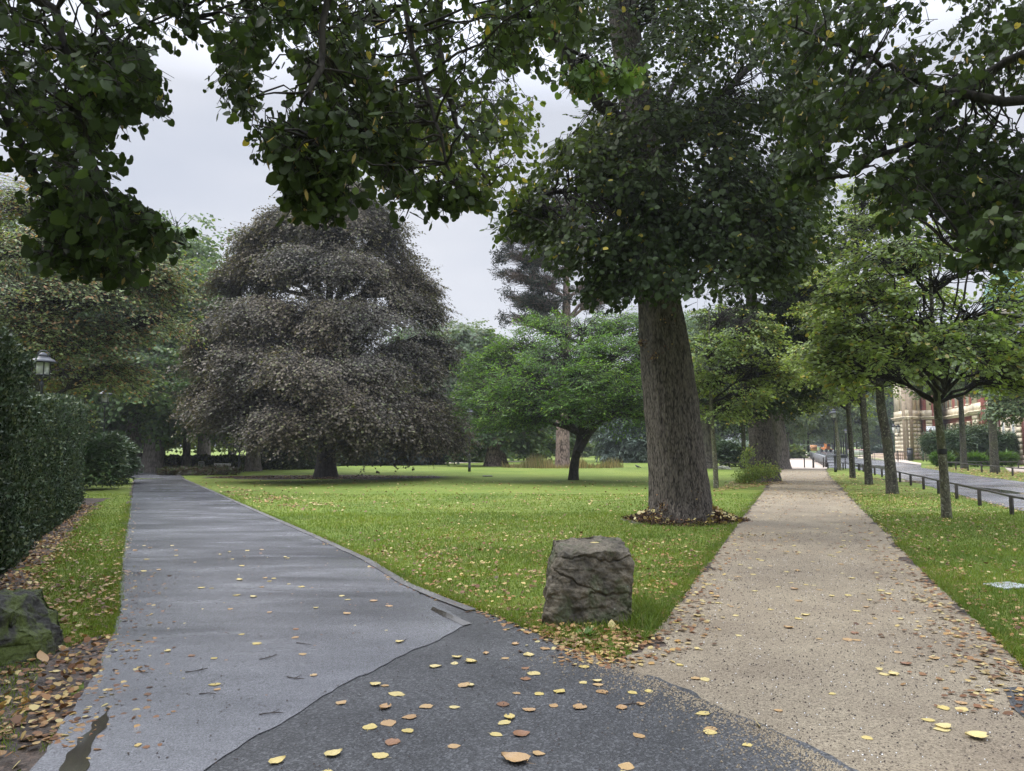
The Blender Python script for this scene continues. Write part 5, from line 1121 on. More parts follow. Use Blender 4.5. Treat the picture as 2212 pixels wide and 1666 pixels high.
# grey plank wall
r = empty('plank_wall', G(1784, 1010)); tag(r, 'low grey weathered plank wall along the far gravel path', 'wall'); a = G(1784, 1010); bq = np.array((*D(1750, 980, 100)[:2], 0))
dv = bq-a; L = np.linalg.norm(dv); dv /= L; ang = math.atan2(dv[1], dv[0]); m_ = MB()
for k in range(14): c = dv*(L*(k+.5)/14); m_.box((c[0], c[1], .42), (L/14-.015, .05, .78), ang)
m_.build('planks', M['plankgrey'], r); m_ = MB()
for k in range(15): c = dv*(L*k/14); MB().box((c[0]+.05, c[1]-.02, .43), (.1, .12, .86), ang).build('post', M['railwood'], r)
MB().box((dv[0]*L/2, dv[1]*L/2, .83), (L, .09, .03), ang).build('capping', M['galv'], r)
# red and white barrier boards by the palace
bar = None
a = D(1827, 970, 146); bq = D(1893, 970, 128)
for i in range(7):
    q0, q1 = i/7, (i+1)/7; c = a+(bq-a)*(q0+q1)/2; L = np.linalg.norm((bq-a)[:2])/7*.97; ang = math.atan2((bq-a)[1], (bq-a)[0])
    if bar is None:
        bar = empty('traffic_barrier', (0, 0, 0)); MB().box((0, 0, .62), (L, .05, .06)).build('middle_bar', M['white'], bar)
        top = MB().box((0, 0, .93), (L, .05, .18)).build('top_board', M['white'], bar)
        for k in range(4): MB().box((-L/2+L*(k+.5)/4, -.03, .93), (L/9, .012, .17)).build('red_stripe', M['red'], top)
        MB().box((0, 0, .12), (L, .05, .05)).build('bottom_bar', M['white'], bar)
        for k in range(11): MB().box((-L/2+L*(k+.5)/11, 0, .5), (.07, .03, .75)).build('slat', M['white'], bar)
        for x in (-.42, .42): MB().box((L*x, 0, .03), (.12, .7, .06)).build('foot', M['rubber'], bar)
        o = bar
    else: o = copy_tree(bar)
    o.location = (c[0], c[1], 0); o.rotation_euler = (0, 0, ang)
    tag(o, f"red and white slatted barrier section, {['first','second','third','fourth','fifth','sixth','last'][i]} from the left before the trees", 'barrier', 'red and white barrier sections')
# orange loader and pale orange board, far down the path
p = np.array((*D(1785, 964, 200)[:2], 0)); r = empty('wheel_loader', p, .3); tag(r, 'small orange wheel loader parked at the far end of the road', 'loader')
MB().box((0, .3, .95), (1.5, 2.2, .7), top=.92).build('body', M['orange'], r, bevel=.08)
cab = MB().box((0, -.3, 1.75), (1.25, 1.1, 1.1), top=.9).build('cab', M['orange'], r, bevel=.06); MB().box((0, -.88, 1.85), (.95, .04, .7)).build('windscreen', M['winglass'], cab); MB().box((0, -.3, 2.33), (1.35, 1.25, .08)).build('roof', M['orange'], cab)
for x in (-.72, .72):
    for y in (-.75, 1.0):
        w = MB(); w.lathe([(.2, -.13), (.42, -.15), (.46, -.08), (.46, .08), (.42, .15), (.2, .13)], n=18); o = w.build('wheel', M['rubber'], r, True); o.rotation_euler = (0, math.pi/2, 0); o.location = (x, y, .46)
bk = MB(); bk.box((1.35, -1.9, .35), (2.2, .5, .55), .2, .8).build('bucket', M['galv'], r); MB().tube([(.3, -.8, 1.1), (.6, -1.5, .7), (.8, -1.8, .5)], .09, 6).build('arm', M['orange'], r)
p = np.array((*D(1757.5, 964, 195)[:2], 0)); r = empty('information_board', p, -.1); tag(r, 'pale orange board with brown stripe and dark lettering at the path end', 'sign')
MB().box((0, 0, 1.15), (1.72, .06, 1.5)).build('panel', M['sign_orange'], r); MB().box((0, -.045, 1.12), (1.72, .03, .24)).build('stripe', M['sign_brown'], r)
for x in (-.86, .86): MB().box((x, .06, .9), (.08, .08, 1.9)).build('post', M['railwood'], r)
def text(s, size, loc, rot, mat, parent, name='lettering', align='CENTER'):
    cu = bpy.data.curves.new(name, 'FONT'); cu.body = s; cu.size = size; cu.align_x = align; cu.extrude = .002; o = bpy.data.objects.new(name, cu); COL.objects.link(o)
    dg = bpy.context.evaluated_depsgraph_get(); me = bpy.data.meshes.new_from_object(o.evaluated_get(dg)); me.materials.append(mat); bpy.data.objects.remove(o)
    o = bpy.data.objects.new(name, me); COL.objects.link(o); o.parent = parent; o.location = loc; o.rotation_euler = rot; return o
for k, (w, z) in enumerate(((.35, 1.62), (.28, 1.52), (.4, 1.15), (.26, 1.07), (.5, .66))): MB().box((-.5 if k < 4 else .3, -.065, z), (w, .01, .05)).build('lettering', M['sign_brown'] if k not in (2, 3) else M['cream'], r)
fm = MB(); p = np.array((*D(1732, 964, 205)[:2], 0)); r = empty('construction_fence', p); tag(r, 'grey wire construction fence panels behind the far gravel path', 'fence')
for k in range(3):
    x = k*3.4
    pf = MB(); pf.tube([(x-1.6, 0, .1), (x-1.6, 0, 2), (x+1.6, 0, 2), (x+1.6, 0, .1), (x-1.6, 0, .1)], .04, 6); [pf.tube([(x-1.6+.2*j, 0, .1), (x-1.6+.2*j, 0, 2)], .012, 4) for j in range(1, 16)]; pf.build('wire_panel', M['galv'], r)
# parking sign on its post
sp_ = G(2018.5, 1003); sp_[2] = 0; dS = sp_[1]; r = empty('parking_sign', sp_, .25); tag(r, 'white no-parking sign with extra plate on a grey post before the rhododendrons', 'sign')
k = PXM(dS); zt = EYE+(964-932)*k   # sign centre height
MB().tube([(0, .05, 0), (0, .05, zt+.5*14*k)], .035, 8).build('post', M['galv'], r)
pan = MB().box((0, 0, zt), (33*k, .03, 21*k)).build('panel', M['galv'], r); MB().box((0, -.02, zt), (31.5*k, .02, 19.5*k)).build('face', M['white'], pan)
cir = MB(); cir.lathe([(3.9*k, -.006), (3.9*k, .006)], n=24); o = cir.build('round_symbol', M['blueprint'], pan); o.rotation_euler = (math.pi/2, 0, 0); o.location = (-7*k, -.038, zt+.5*k)
rg_ = MB(); rg_.lathe([(2.0*k, -.004), (3.0*k, -.004), (3.0*k, .004), (2.0*k, .004)], n=24, caps=False); o = rg_.build('symbol_ring', M['red'], pan); o.rotation_euler = (math.pi/2, 0, 0); o.location = (-7*k, -.048, zt+.5*k)
for s, z, sz in (('Parken', 1.2, 4.2), ('verboten', -3.0, 4.2)): text(s, sz*k, (6.5*k, -.034, zt+z*k), (math.pi/2, 0, 0), M['ink'], pan)
for z in (7.6, -6.3, -8.1): MB().box((0, -.034, zt+z*k), (26*k, .006, .9*k)).build('small_print', M['ink'], pan)
pl = MB().box((0, -.0, zt-17.5*k), (23*k, .03, 10*k)).build('extra_plate', M['white'], r, bevel=.02)
for s, z in (('Feuerwehr-', 1.0), ('zufahrt', -3.2)): MB().box((1*k, -.02, zt-17.5*k+z*k), (14*k, .008, 1.5*k)).build('small_print', M['ink'], pl)
r = empty('small_sign', G(2068, 1003), .2); tag(r, 'small white plate on a stake right of the nearest young lime trunk', 'sign'); k = PXM(r.location[1])
MB().tube([(0, .04, 0), (0, .04, 26*k)], .03, 6).build('stake', M['galv'], r); f_ = MB().box((0, 0, 22*k), (11*k, .03, 14*k)).build('plate', M['white'], r); MB().box((1.5*k, -.02, 22*k+3*k), (4*k, .01, 4*k)).build('print_mark', M['ink'], f_); MB().box((1.5*k, -.02, 22*k-3*k), (6*k, .01, 1.6*k)).build('print_mark', M['ink'], f_)
r = empty('letter_box', G(1826.5, 1014)); tag(r, 'small black box on a post left of the third young lime trunk', 'box'); MB().tube([(0, 0, 0), (0, 0, .75)], .04, 8).build('post', M['railwood'], r); MB().box((-.12, 0, .9), (.38, .25, .22)).build('housing', M['blackmetal'], r, bevel=.03)
# railing before the palace court, steps, ramp rail, wall lanterns
def railing(label, a, b_, h, n, name='metal_railing'):
    a = np.array(a, float); b_ = np.array(b_, float); r = empty(name, a); tag(r, label, 'railing'); d = b_-a
    MB().tube([(0, 0, h), tuple(d+np.array((0, 0, h)))], .035, 6).build('handrail', M['railwood'], r)
    MB().tube([(0, 0, .15), tuple(d+np.array((0, 0, .15)))], .02, 6).build('bottom_rail', M['railwood'], r)
    for i in range(n): p = d*i/(n-1); MB().tube([tuple(p), tuple(p+np.array((0, 0, h)))], .028 if i in (0, n-1) else .02, 5).build('baluster', M['railwood'], r)
railing('grey bar railing across the court behind the young lime trunks', G(1857, 988), G(1890, 995), 1.0, 10)
railing('sloping dark handrail beside the pale ramp at the palace corner', G(1937, 994), G(1962, 995), 1.0, 7)
railing('dark railing left of the palace steps', G(1893, 985), G(1925, 989), 1.3, 10)
for u, v, lab in ((1926, 999, 'slim dark post at the left end of the small lawn patch'), (1940, 998, 'slim dark post before the ramp'), (1994.5, 997, 'slim dark post on the small lawn before the brick panel'), (1866, 993, 'slim dark post at the court edge')):
    o = copy_tree(bol); o.location = G(u, v); o.scale = (1.2, 1.2, 1.5); tag(o, lab, 'post', 'slim posts on the palace court')
r = empty('stone_steps', G(1912, 991)); tag(r, 'low rounded pinkish stone steps left of the palace corner', 'steps')
for i, (rx, col) in enumerate(((3.2, 'stone'), (2.6, 'rose'), (2.0, 'stone'), (1.4, 'rose'))):
    MB().lathe([(rx, i*.17), (rx, i*.17+.165)], n=32).build('step', M[col], r)
o = sheet('path', PX([(1924, 997), (1940, 999), (1965, 996.5), (1950, 992), (1932, 991)]), .02, M['court'])

# ------------------------------------------------------------------ palace
def palace():
    root = empty('palace', (0, 0, 0)); tag(root, 'baroque palace wing of pale sandstone blocks and red brick panels across the road', 'building')
    HC, HT = 4.9, 10.5
    def seg(a, b_, items, h0=HC):
        a = np.array(a[:2]); b_ = np.array(b_[:2]); L = np.linalg.norm(b_-a); d = (b_-a)/L; ang = math.atan2(d[1], d[0]); nr = np.array((d[1], -d[0]))
        if np.dot(nr, -a) < 0: nr = -nr
        def bx(mb, s0, s1, z0, z1, p0, p1):   # box between s along the wall, z, and depth p outwards
            c = a+d*(s0+s1)/2+nr*(p0+p1)/2; mb.box((c[0], c[1], (z0+z1)/2), (s1-s0, abs(p1-p0), z1-z0), ang)
        w = MB(); bx(w, -.02, L+.02, 0, HT, -.6, 0); w.build('wall', M['brick'] if 'B' in items else M['joint'], root)
        p = MB(); k = int(L/1.1)+1
        for i in range(k):
            for j in range(2): bx(p, L*i/k+.01, L*(i+1)/k-.01, j*.42, j*.42+.405, 0.0, .20-.03*j)
        p.build('plinth', M['stone2'], root)
        c = MB(); bx(c, -.1, L+.1, h0-.18, h0+.02, .0, .32); bx(c, -.15, L+.15, h0+.02, h0+.16, .0, .46); c.build('cornice', M['stone'], root); c = MB(); bx(c, -.1, L+.1, HT-.5, HT-.2, 0, .35); bx(c, -.15, L+.15, HT-.2, HT, 0, .55); c.build('cornice', M['stone'], root)
        u_ = MB(); bx(u_, -.01, L+.01, h0+.16, h0+.9, 0, .14); u_.build('parapet_band', M['stone'], root)
        for it in items.split(';'):
            if not it or it == 'B': continue
            t_, s0, s1 = it.split(','); s0, s1 = float(s0)*L, float(s1)*L
            if t_ == 'P':
                m_ = MB(); nb = 8
                for i in range(nb):
                    z0 = .86+(h0-.2-.86)*i/nb; bx(m_, s0, s1, z0+.02, z0+(h0-.2-.86)/nb-.03, 0, .17)
                bx(m_, s0+.1, s1-.1, h0+.9, HT-.5, 0, .15); m_.build('pilaster', M['stone'], root)
            if t_ in 'Ww':
                zb, ztp = (1.25, 3.9) if t_ == 'W' else (2.1, 3.9)
                f = .17
                for zz0, zz1 in ((zb, ztp), (6, 9)):
                    m_ = MB(); bx(m_, s0-f, s0, zz0, zz1, .001, .12); bx(m_, s1, s1+f, zz0, zz1, .001, .12); bx(m_, s0-f, s1+f, zz1, zz1+.3, .001, .12); bx(m_, s0-f-.03, s1+f+.03, zz0-.16, zz0, .001, .18)
                    g = MB(); bx(g, s0, s1, zz0, zz1, .002, .015); gl = g.build('window', M['winglass'], root); m_.build('frame', M['stone'], gl)
                    q = MB(); bx(q, s0, s0+.07, zz0, zz1, .016, .07); bx(q, s1-.07, s1, zz0, zz1, .016, .07); bx(q, (s0+s1)/2-.04, (s0+s1)/2+.04, zz0, zz1, .016, .06)
                    nb = 6
                    for i in range(nb+1): z = zz0+(zz1-zz0)*i/nb; bx(q, s0+.07, s1-.07, z-.025, z+.025, .018, .05)
                    q.build('sash', M['white'], gl)
    k = lambda u, d: D(u, 964, d)
    A = k(1936, 92); B1 = k(1962, 86.5); C_ = k(1991, 88); D1 = k(2003, 87); E = k(2029, 86); F1 = k(2034, 90); G1 = k(2104, 76); H1 = k(2106, 73.5); I1 = k(2139, 69.5); J1 = k(2141, 72); K1 = k(2330, 52)
    seg(A, B1, 'P,.04,.48;P,.55,.98'); seg(B1, C_, 'P,.02,.30;P,.36,.62;P,.70,.97'); seg(C_, D1, 'B'); seg(D1, E, 'B;P,.02,.55'); seg(E, F1, 'B'); 
    seg(F1, G1, 'B;w,.10,.15;w,.24,.29;w,.37,.42;w,.56,.61;w,.72,.77;w,.88,.93'); seg(G1, H1, 'B'); seg(H1, I1, 'B;P,.02,.38;P,.62,.98'); seg(I1, J1, 'B')
    seg(J1, K1, 'B;W,.08,.125;W,.19,.235;P,.255,.30;W,.325,.37;P,.395,.44;W,.50,.545;W,.60,.645;W,.72,.765;P,.82,.88')
    V = [A, B1, C_, E, F1, G1, H1, I1, J1, K1]; out = np.array((14., 6., 0))
    rf = MB(); n = len(V); P = [np.array((*v_[:2], HT)) for v_ in V]+[np.array((*(v_[:2]+out[:2]*.3), HT+4.2)) for v_ in V]+[np.array((*(v_[:2]+out[:2]), HT+5)) for v_ in V]
    rf.add(P, [(i, i+1, n+i+1, n+i) for i in range(n-1)]+[(n+i, n+i+1, 2*n+i+1, 2*n+i) for i in range(n-1)]); rf.build('roof', M['slate'], root)
    c = k(2112, 84)+np.array((6, 3, 0)); MB().lathe([(2.0, HT), (2.0, 17), (2.4, 17.2), (2.4, 17.6)], (c[0], c[1], 0), 8).build('turret', M['stone'], root)
    MB().lathe([(2.3, 17.6), (2.4, 19), (1.8, 21), (.7, 22.4), (.6, 24), (.8, 24.2), (.1, 26.5)], (c[0], c[1], 0), 16).build('copper_dome', M['copper'], root, True)
    # balcony rail on the corner
    a = A; m_ = MB(); nr = -a[:2]/np.linalg.norm(a[:2])
    for i in range(12): q = a[:2]+(B1[:2]-a[:2])*i/12; m_.tube([(q[0]+nr[0]*.35, q[1]+nr[1]*.35, 5.06), (q[0]+nr[0]*.35, q[1]+nr[1]*.35, 6)], .03, 5)
    m_.tube([(a[0]+nr[0]*.35, a[1]+nr[1]*.35, 6), (B1[0]+nr[0]*.35, B1[1]+nr[1]*.35, 6)], .04, 5); m_.build('balcony_rail', M['blackmetal'], root)
    return root
palace()
ln = None
for i, (u, lab) in enumerate(((1931.5, 'left wall lantern on the palace corner'), (1940.5, 'right wall lantern on the palace corner'))):
    if ln is None:
        ln = empty('wall_lantern', (0, 0, 0)); MB().lathe([(.16, 0), (.26, .75)], n=6).build('glass', M['glass'], ln); MB().lathe([(.30, .75), (.20, .95), (.04, 1.05)], n=6).build('cap', M['blackmetal'], ln)
        MB().tube([(0, 0, -.02), (0, 0, -.28), (.5, .5, -.28), (1.0, 1.6, -.2)], .045, 6).build('bracket', M['blackmetal'], ln); o = ln
    else: o = copy_tree(ln)
    o.location = D(u, 936, 89.5); tag(o, lab, 'lantern', 'double wall lantern on the palace corner')
# black bin by the wall
r = empty('waste_bin', G(1966.5, 995.5)); tag(r, 'slim dark bin standing against the palace plinth', 'bin'); MB().lathe([(.3, 0), (.32, 1.25)], n=12).build('body', M['blackmetal'], r, True); MB().lathe([(.34, 1.25), (.3, 1.38), (.1, 1.42)], n=12).build('lid', M['blackmetal'], r, True)
# white park bench far on the lawn
for i, (u, lab) in enumerate(((1276, 'tiny white bench at the far end of the lawn'),)):
    o = copy_tree(wb); o.location = G(u, 977); o.rotation_euler = (0, 0, math.pi); o.scale = (1.6, 1.6, 1.6); tag(o, lab, 'bench')
# birds on the lawn
for (u, v, s, rz, lab) in ((1378, 1012.5, 1.0, 2.9, 'dark bird sitting on the lawn left of the big lime'), (1309, 1006, .85, .4, 'small dark bird on the lawn behind the cherry trunk')):
    b_ = MB(); b_.tube([(-.16, 0, .10), (-.12, 0, .11), (-.05, 0, .13), (.04, 0, .15), (.10, 0, .19), (.14, 0, .24), (.17, 0, .245), (.20, 0, .235)], [.012, .03, .06, .07, .055, .038, .03, .006], 10)
    b_.tube([(-.14, 0, .11), (-.24, 0, .07)], [.03, .02], 6); b_.tube([(.0, .02, .1), (.01, .025, 0)], .006, 5); b_.tube([(.0, -.02, .1), (.01, -.025, 0)], .006, 5)
    o = b_.build('bird', M['feather'], None, True); o.location = G(u, v); o.rotation_euler = (0, 0, rz); o.scale = (s,)*3; tag(o, lab, 'bird', None)
o = MB().lathe([(.28, 0), (.28, .03), (.24, .05)], n=20).build('drain_cover', M['railwood']); o.location = G(1053, 1029.5); tag(o, 'small dark round cover in the lawn between lamp and cherry', 'drain cover')
o = MB().box((0, 0, .012), (.40, .30, .03)).build('stone_slab', M['galv'], None, bevel=.01); o.location = G(2176, 1268); o.rotation_euler = (0, 0, .3); tag(o, 'pale flat slab sunk in the grass strip at the right edge', 'slab')

# ------------------------------------------------------------------ grass blades
rg = np.random.default_rng(77)
LIT = [pLIGHT, pDARK, pGRAV, pROAD, pCOURT]
def outside(P):
    m_ = np.ones(len(P), bool)
    for q in LIT: m_ &= ~inpoly(P, q)
    return m_
def scatter(rg, x0, x1, y0, y1, n, cond=None):
    P = np.c_[rg.uniform(x0, x1, n), rg.uniform(y0, y1, n)]
    m_ = (np.abs(P[:, 0]) < P[:, 1]*.72+.6) & outside(P)
    m_ &= ~inpoly(P, HB)
    P = P[m_]; nz_ = np.sin(P[:, 0]*1.9+1)*np.sin(P[:, 1]*1.3)+np.sin(P[:, 0]*5+P[:, 1]*3)*.5
    return P, nz_
VS, FS, off = [], [], 0
soilL = PX([(20, 1680), (100, 1610), (150, 1545), (215, 1450), (240, 1385), (225, 1370), (150, 1400), (90, 1425)])
for (y0, y1, dens, hh, ww) in ((4, 8, 1900, .045, .006), (8, 12, 1300, .045, .008), (12, 18, 620, .045, .011), (18, 25, 150, .045, .016)):
    xm = y1*.72+.6; n = int(dens*(2*xm)*(y1-y0)); P, nz_ = scatter(rg, -xm, xm, y0, y1, n)
    m_ = ~(((P[:, 0]-cL[0])/1.15)**2+((P[:, 1]-cL[1])/.95)**2 < 1) & ~inpoly(P, soilL) & ~(((P[:, 0]-bc[0])/.36)**2+((P[:, 1]-bc[1])/.28)**2 < 1)
    P, nz_ = P[m_], nz_[m_]
    h = hh*rg.uniform(.4, 1.3, len(P))*(1+.25*nz_); V, F = blades(rg, np.c_[P, np.zeros(len(P))], h, np.full(len(P), ww), .55)
    VS.append(V); FS.append([f+off for f in F]); off += len(V)
# longer tufts at the foot of the boulder and along the path edges
def tufts(rg, C, n, r, h, w=.007):
    P = np.concatenate([np.c_[c[0]+rg.normal(0, r, n), c[1]+rg.normal(0, r*.8, n), np.zeros(n)] for c in C]); return blades(rg, P, h*rg.uniform(.5, 1.2, len(P)), np.full(len(P), w), .5)
C1 = [G(u, v) for u, v in ((1385, 1345), (1395, 1335), (1400, 1320), (1385, 1360), (1375, 1350), (1410, 1340), (1390, 1310))]
C2 = [G(u, v) for u, v in ((1245, 1358), (1265, 1370), (1290, 1362), (1225, 1352), (1330, 1362), (2075, 1255), (2110, 1262), (2130, 1280), (2170, 1300), (2190, 1330), (2150, 1315), (2050, 1250))]
for C, n, r_, h in ((C1, 150, .07, .15), (C2, 60, .07, .09)):
    V, F = tufts(rg, C, n, r_, h); VS.append(V); FS.append([f+off for f in F]); off += len(V)
def edge_grass(line, n, side, h=.05):
    P = np.array([G(*p)[:2] for p in line]); s = np.linspace(0, 1, len(P)); q = rg.random(n)**1.4 if False else rg.random(n)
    X = np.interp(q, s, P[:, 0]); Y = np.interp(q, s, P[:, 1]); return blades(rg, np.c_[X+side*np.abs(rg.normal(.05, .07, n)), Y+rg.normal(0, .04, n), np.zeros(n)], h*rg.uniform(.5, 1.4, n), np.full(n, .007), .5)
for line, n, sd in ((GL[1:8], 6000, -1), (GRR[4:10], 6000, 1), (LEFT_E[5:10], 5000, -1), (RIGHT_E[1:]+[(960, 1292), (1060, 1330), (1160, 1368)], 6000, 1)):
    V, F = edge_grass(line, n, sd); VS.append(V); FS.append([f+off for f in F]); off += len(V)
o = link('grass', mesh_np('grass', np.concatenate(VS), [np.concatenate([f[0] for f in FS]), np.concatenate([f[1] for f in FS])], M['grass_blade'])); tag(o, 'short wet green grass blades of the lawn and verges', 'grass', kind='stuff')
# weed rosette before the boulder
r = empty('weed_plant', G(1262, 1378)); tag(r, 'small green leafy weed growing in front of the boulder', 'plant'); n = 16; a = rg.uniform(0, 6.28, n)
link('leaves', leaves_mesh('leaves', np.c_[np.cos(a)*.01, np.sin(a)*.01, np.full(n, .01)], np.c_[np.cos(a), np.sin(a), rg.uniform(.2, 1.3, n)], np.c_[-np.cos(a), -np.sin(a), np.ones(n)], rg.uniform(.07, .13, n), 'long', M['herb']), r)

# ------------------------------------------------------------------ fallen leaves
def leaf_obj_mesh(seed, curl):
    rg = np.random.default_rng(seed); n = 9; V = []; 
    for i in range(n+1):
        q = i/n; w = (math.sin(math.pi*min(1, q**.62))**.75)*.5*(1-.08*rg.random()); w = max(w, .012)
        if i == 0: w = .16
        y = q-.04*(i == 0)
        for s in (-1, -.5, 0, .5, 1):
            x = s*w*(1+rg.normal(0, .05)); z = curl*(abs(s)**2*.16+.35*(q-.5)**2)+.007*rg.normal()+(.0 if s else -.006)
            yy = y-(.07 if (i == 0 and abs(s) == 1) else 0); V.append((x, yy-.5, z+.02))
    F = [(i*5+j, i*5+j+1, i*5+j+6, i*5+j+5) for i in range(n) for j in range(4)]
    k = len(V); V += [(.012, -.5, .02), (-.012, -.5, .02), (.05, -.85, .01), (.03, -.86, .01)]; F.append((k, k+1, k+3, k+2))
    V = np.array(V)
    return V*np.array((.92, .92, 1)), F
LM = []
for i in range(10):
    V, F = leaf_obj_mesh(i, [.03, .08, .12, .3, .7][i % 5])
    for mt in ('fallen_yellow', 'fallen_tan', 'fallen_brown'):
        LM.append((mt, mesh_np('fallen_leaf', V, [np.array(F)], M[mt], True)))
MY = {k: [m_ for a_, m_ in LM if a_ == k] for k in ('fallen_yellow', 'fallen_tan', 'fallen_brown')}
def fl(p, z, s, mt, label, group, rz=None, tilt=.12):
    me = MY[mt][rg.integers(len(MY[mt]))]; o = link('fallen_leaf', me, None, (p[0], p[1], z)); o.scale = (s*rg.uniform(.85, 1.1), s, s)
    o.rotation_euler = (rg.normal(0, tilt*.25), rg.normal(0, tilt*.25), rg.uniform(0, 6.28) if rz is None else rz); o['label'] = label; o['category'] = 'leaf'
    if group: o['group'] = group
    return o
def region_leaves(poly, n, z, label, group, probs, smin=.055, smax=.10, excl=()):
    P = np.array(poly, float); lo, hi = P.min(0), P.max(0); c = 0
    # even in photo area is too dense far off: sample on the ground
    W_ = np.array([G(*q)[:2] for q in poly]); lo, hi = W_.min(0), W_.max(0)
    while c < n:
        q = rg.uniform(lo, hi)
        if not inpoly(q[None], W_)[0] or any(inpoly(q[None], e_)[0] for e_ in excl): continue
        mt = ('fallen_yellow', 'fallen_tan', 'fallen_brown')[rg.choice(3, p=probs)]
        fl(q, z, rg.uniform(smin, smax), mt, label, group); c += 1
region_leaves([(160, 1690), (330, 1400), (280, 1180), (560, 1180), (900, 1330), (960, 1350), (700, 1480), (420, 1650)], 52, .0215, 'fallen lime leaf lying on the smooth wet grey asphalt path', 'fallen leaves on the smooth wet path', (.5, .35, .15), .05, .085)
region_leaves([(480, 1690), (820, 1470), (1000, 1380), (1160, 1385), (1330, 1460), (1620, 1580), (1760, 1690)], 62, .0155, 'fallen lime leaf lying on the coarse dark asphalt', 'fallen leaves on the coarse dark asphalt', (.5, .4, .1), .055, .10)
region_leaves([(1400, 1410), (1450, 1350), (1520, 1260), (1600, 1150), (1850, 1150), (2000, 1280), (2190, 1450), (2260, 1690), (1850, 1690), (1600, 1540)], 128, .0095, 'fallen lime leaf lying on the sandy gravel path', 'fallen leaves on the gravel path', (.62, .30, .08), .05, .09)
region_leaves([(1090, 1340), (1180, 1345), (1390, 1380), (1400, 1400), (1340, 1430), (1240, 1400), (1160, 1370)], 46, .022, 'fallen leaf in the drift at the foot of the squarish boulder', 'fallen leaves piled before the squarish boulder', (.25, .35, .4), .045, .075)
fl(D(1283, 1190, 6.75)[:2], .735, .085, 'fallen_yellow', 'pale yellow leaf lying on top of the squarish boulder', None)
o = fl(G(1322, 1362)[:2], .05, .10, 'fallen_yellow', 'upright pale yellow leaf leaning at the right foot of the boulder', None, .3); o.rotation_euler = (1.0, .2, .3)
o = fl(G(1110, 1650)[:2], .0155, .15, 'fallen_tan', 'largest tan leaf at the bottom edge on the dark asphalt', None, 1.2)
o = fl(G(90, 1432)[:2], .05, .11, 'fallen_tan', 'large curled tan leaf propped beside the mossy boulder', None, 1.2); o.rotation_euler = (.7, .3, 1.2)
o = fl(G(1637, 1575)[:2], .03, .075, 'fallen_yellow', 'curled amber leaf standing on the border of dark asphalt and gravel', None, 1.0); o.rotation_euler = (.8, .5, 1.0)
o = fl(G(2108, 1598)[:2], .014, .115, 'fallen_yellow', 'largest yellow leaf on the gravel near the lower right corner', None, 1.4)
# the rest of the leaf litter, too many to count
def litter(pts, z, smin, smax, seed, flat=.5):
    r2 = np.random.default_rng(seed); n = len(pts); a = r2.uniform(0, 6.28, n)
    F_ = np.c_[np.cos(a), np.sin(a), r2.normal(0, .25*flat, n)]; N_ = np.c_[r2.normal(0, flat*.6, (n, 2)), np.ones(n)]
    return np.c_[pts, z], F_, N_, r2.uniform(smin, smax, n)*.85
def pts_px(poly, n):
    W_ = np.array([G(*q)[:2] for q in poly]); lo, hi = W_.min(0), W_.max(0); out = np.zeros((0, 2))
    while len(out) < n: q = rg.uniform(lo, hi, (n*3, 2)); out = np.concatenate([out, q[inpoly(q, W_)]])
    return out[:n]
def clumpy(P, f, thr):
    v_ = np.array([mnoise.noise(Vector((p[0]*f, p[1]*f, 3.3))) for p in P]); return P[v_ > thr]
L_ = []
def addl(P, z, a, b_, sd, flat=.6): L_.append(litter(P, np.full(len(P), z) if np.isscalar(z) else z, a, b_, sd, flat))
lawn_near = pts_px([(700, 1168), (900, 1262), (1160, 1365), (1400, 1380), (1512, 1240), (1600, 1122), (1540, 1110), (1000, 1110)], 2300)
lawn_near = lawn_near[outside(lawn_near)]; wgt = np.exp(-np.clip(lawn_near[:, 1]-8, 0, 99)/4.5); lawn_near = lawn_near[rg.random(len(lawn_near)) < .15+.85*wgt]
addl(lawn_near, rg.uniform(.012, .05, len(lawn_near)), .04, .08, 1)
P = pts_px([(760, 1195), (900, 1262), (1160, 1365), (1400, 1380), (1512, 1240), (1560, 1180), (1300, 1160), (1000, 1150)], 2600); P = P[outside(P)]; P = clumpy(P, 1.1, -.15); addl(P, rg.uniform(.01, .035, len(P)), .03, .055, 31, .9)
P = pts_px([(560, 1107), (1500, 1107), (1650, 1045), (1650, 1040), (420, 1040)], 1400); P = P[outside(P)]; addl(P, .045, .06, .10, 2)
P = pts_px([(430, 1050), (520, 1055), (760, 1100), (700, 1110), (560, 1090)], 900); P = clumpy(P, .9, -.1); P = P[outside(P)]; addl(P, .04, .06, .10, 3)
P = pts_px([(1790, 1030), (1870, 1110), (2050, 1290), (2300, 1500), (2400, 1300), (2180, 1120), (2000, 1062), (1850, 1020)], 6000); P = P[outside(P)]; P = P[rg.random(len(P)) < .6]; addl(P, rg.uniform(.015, .05, len(P)), .035, .075, 4)
for line, n, s_, w_ in ((GL, 1500, -1, .28), (GRR[:11], 2600, 1, .35), ([(262, 1235), (258, 1300), (243, 1380), (215, 1450), (150, 1545), (105, 1620)], 700, -1, .25), ([(690, 1163), (800, 1213), (885, 1264), (960, 1292), (1060, 1330), (1160, 1370), (1240, 1405), (1340, 1440)], 650, .5, .16), ([(1690, 1016), (1783, 1014)], 250, 1, .8), ([(1740, 1018), (1672, 1040)], 900, 1, 1.2), ([(283, 1090), (273, 1150), (262, 1235)], 220, -1, .12)):
    A_ = np.array([G(*p)[:2] for p in line]); s = np.linspace(0, 1, len(A_)); q = rg.random(n); P = np.c_[np.interp(q, s, A_[:, 0])+s_*rg.normal(.05, w_, n), np.interp(q, s, A_[:, 1])+rg.normal(0, .1, n)]; addl(P, rg.uniform(.021, .027, n), .03, .07, n, .3)
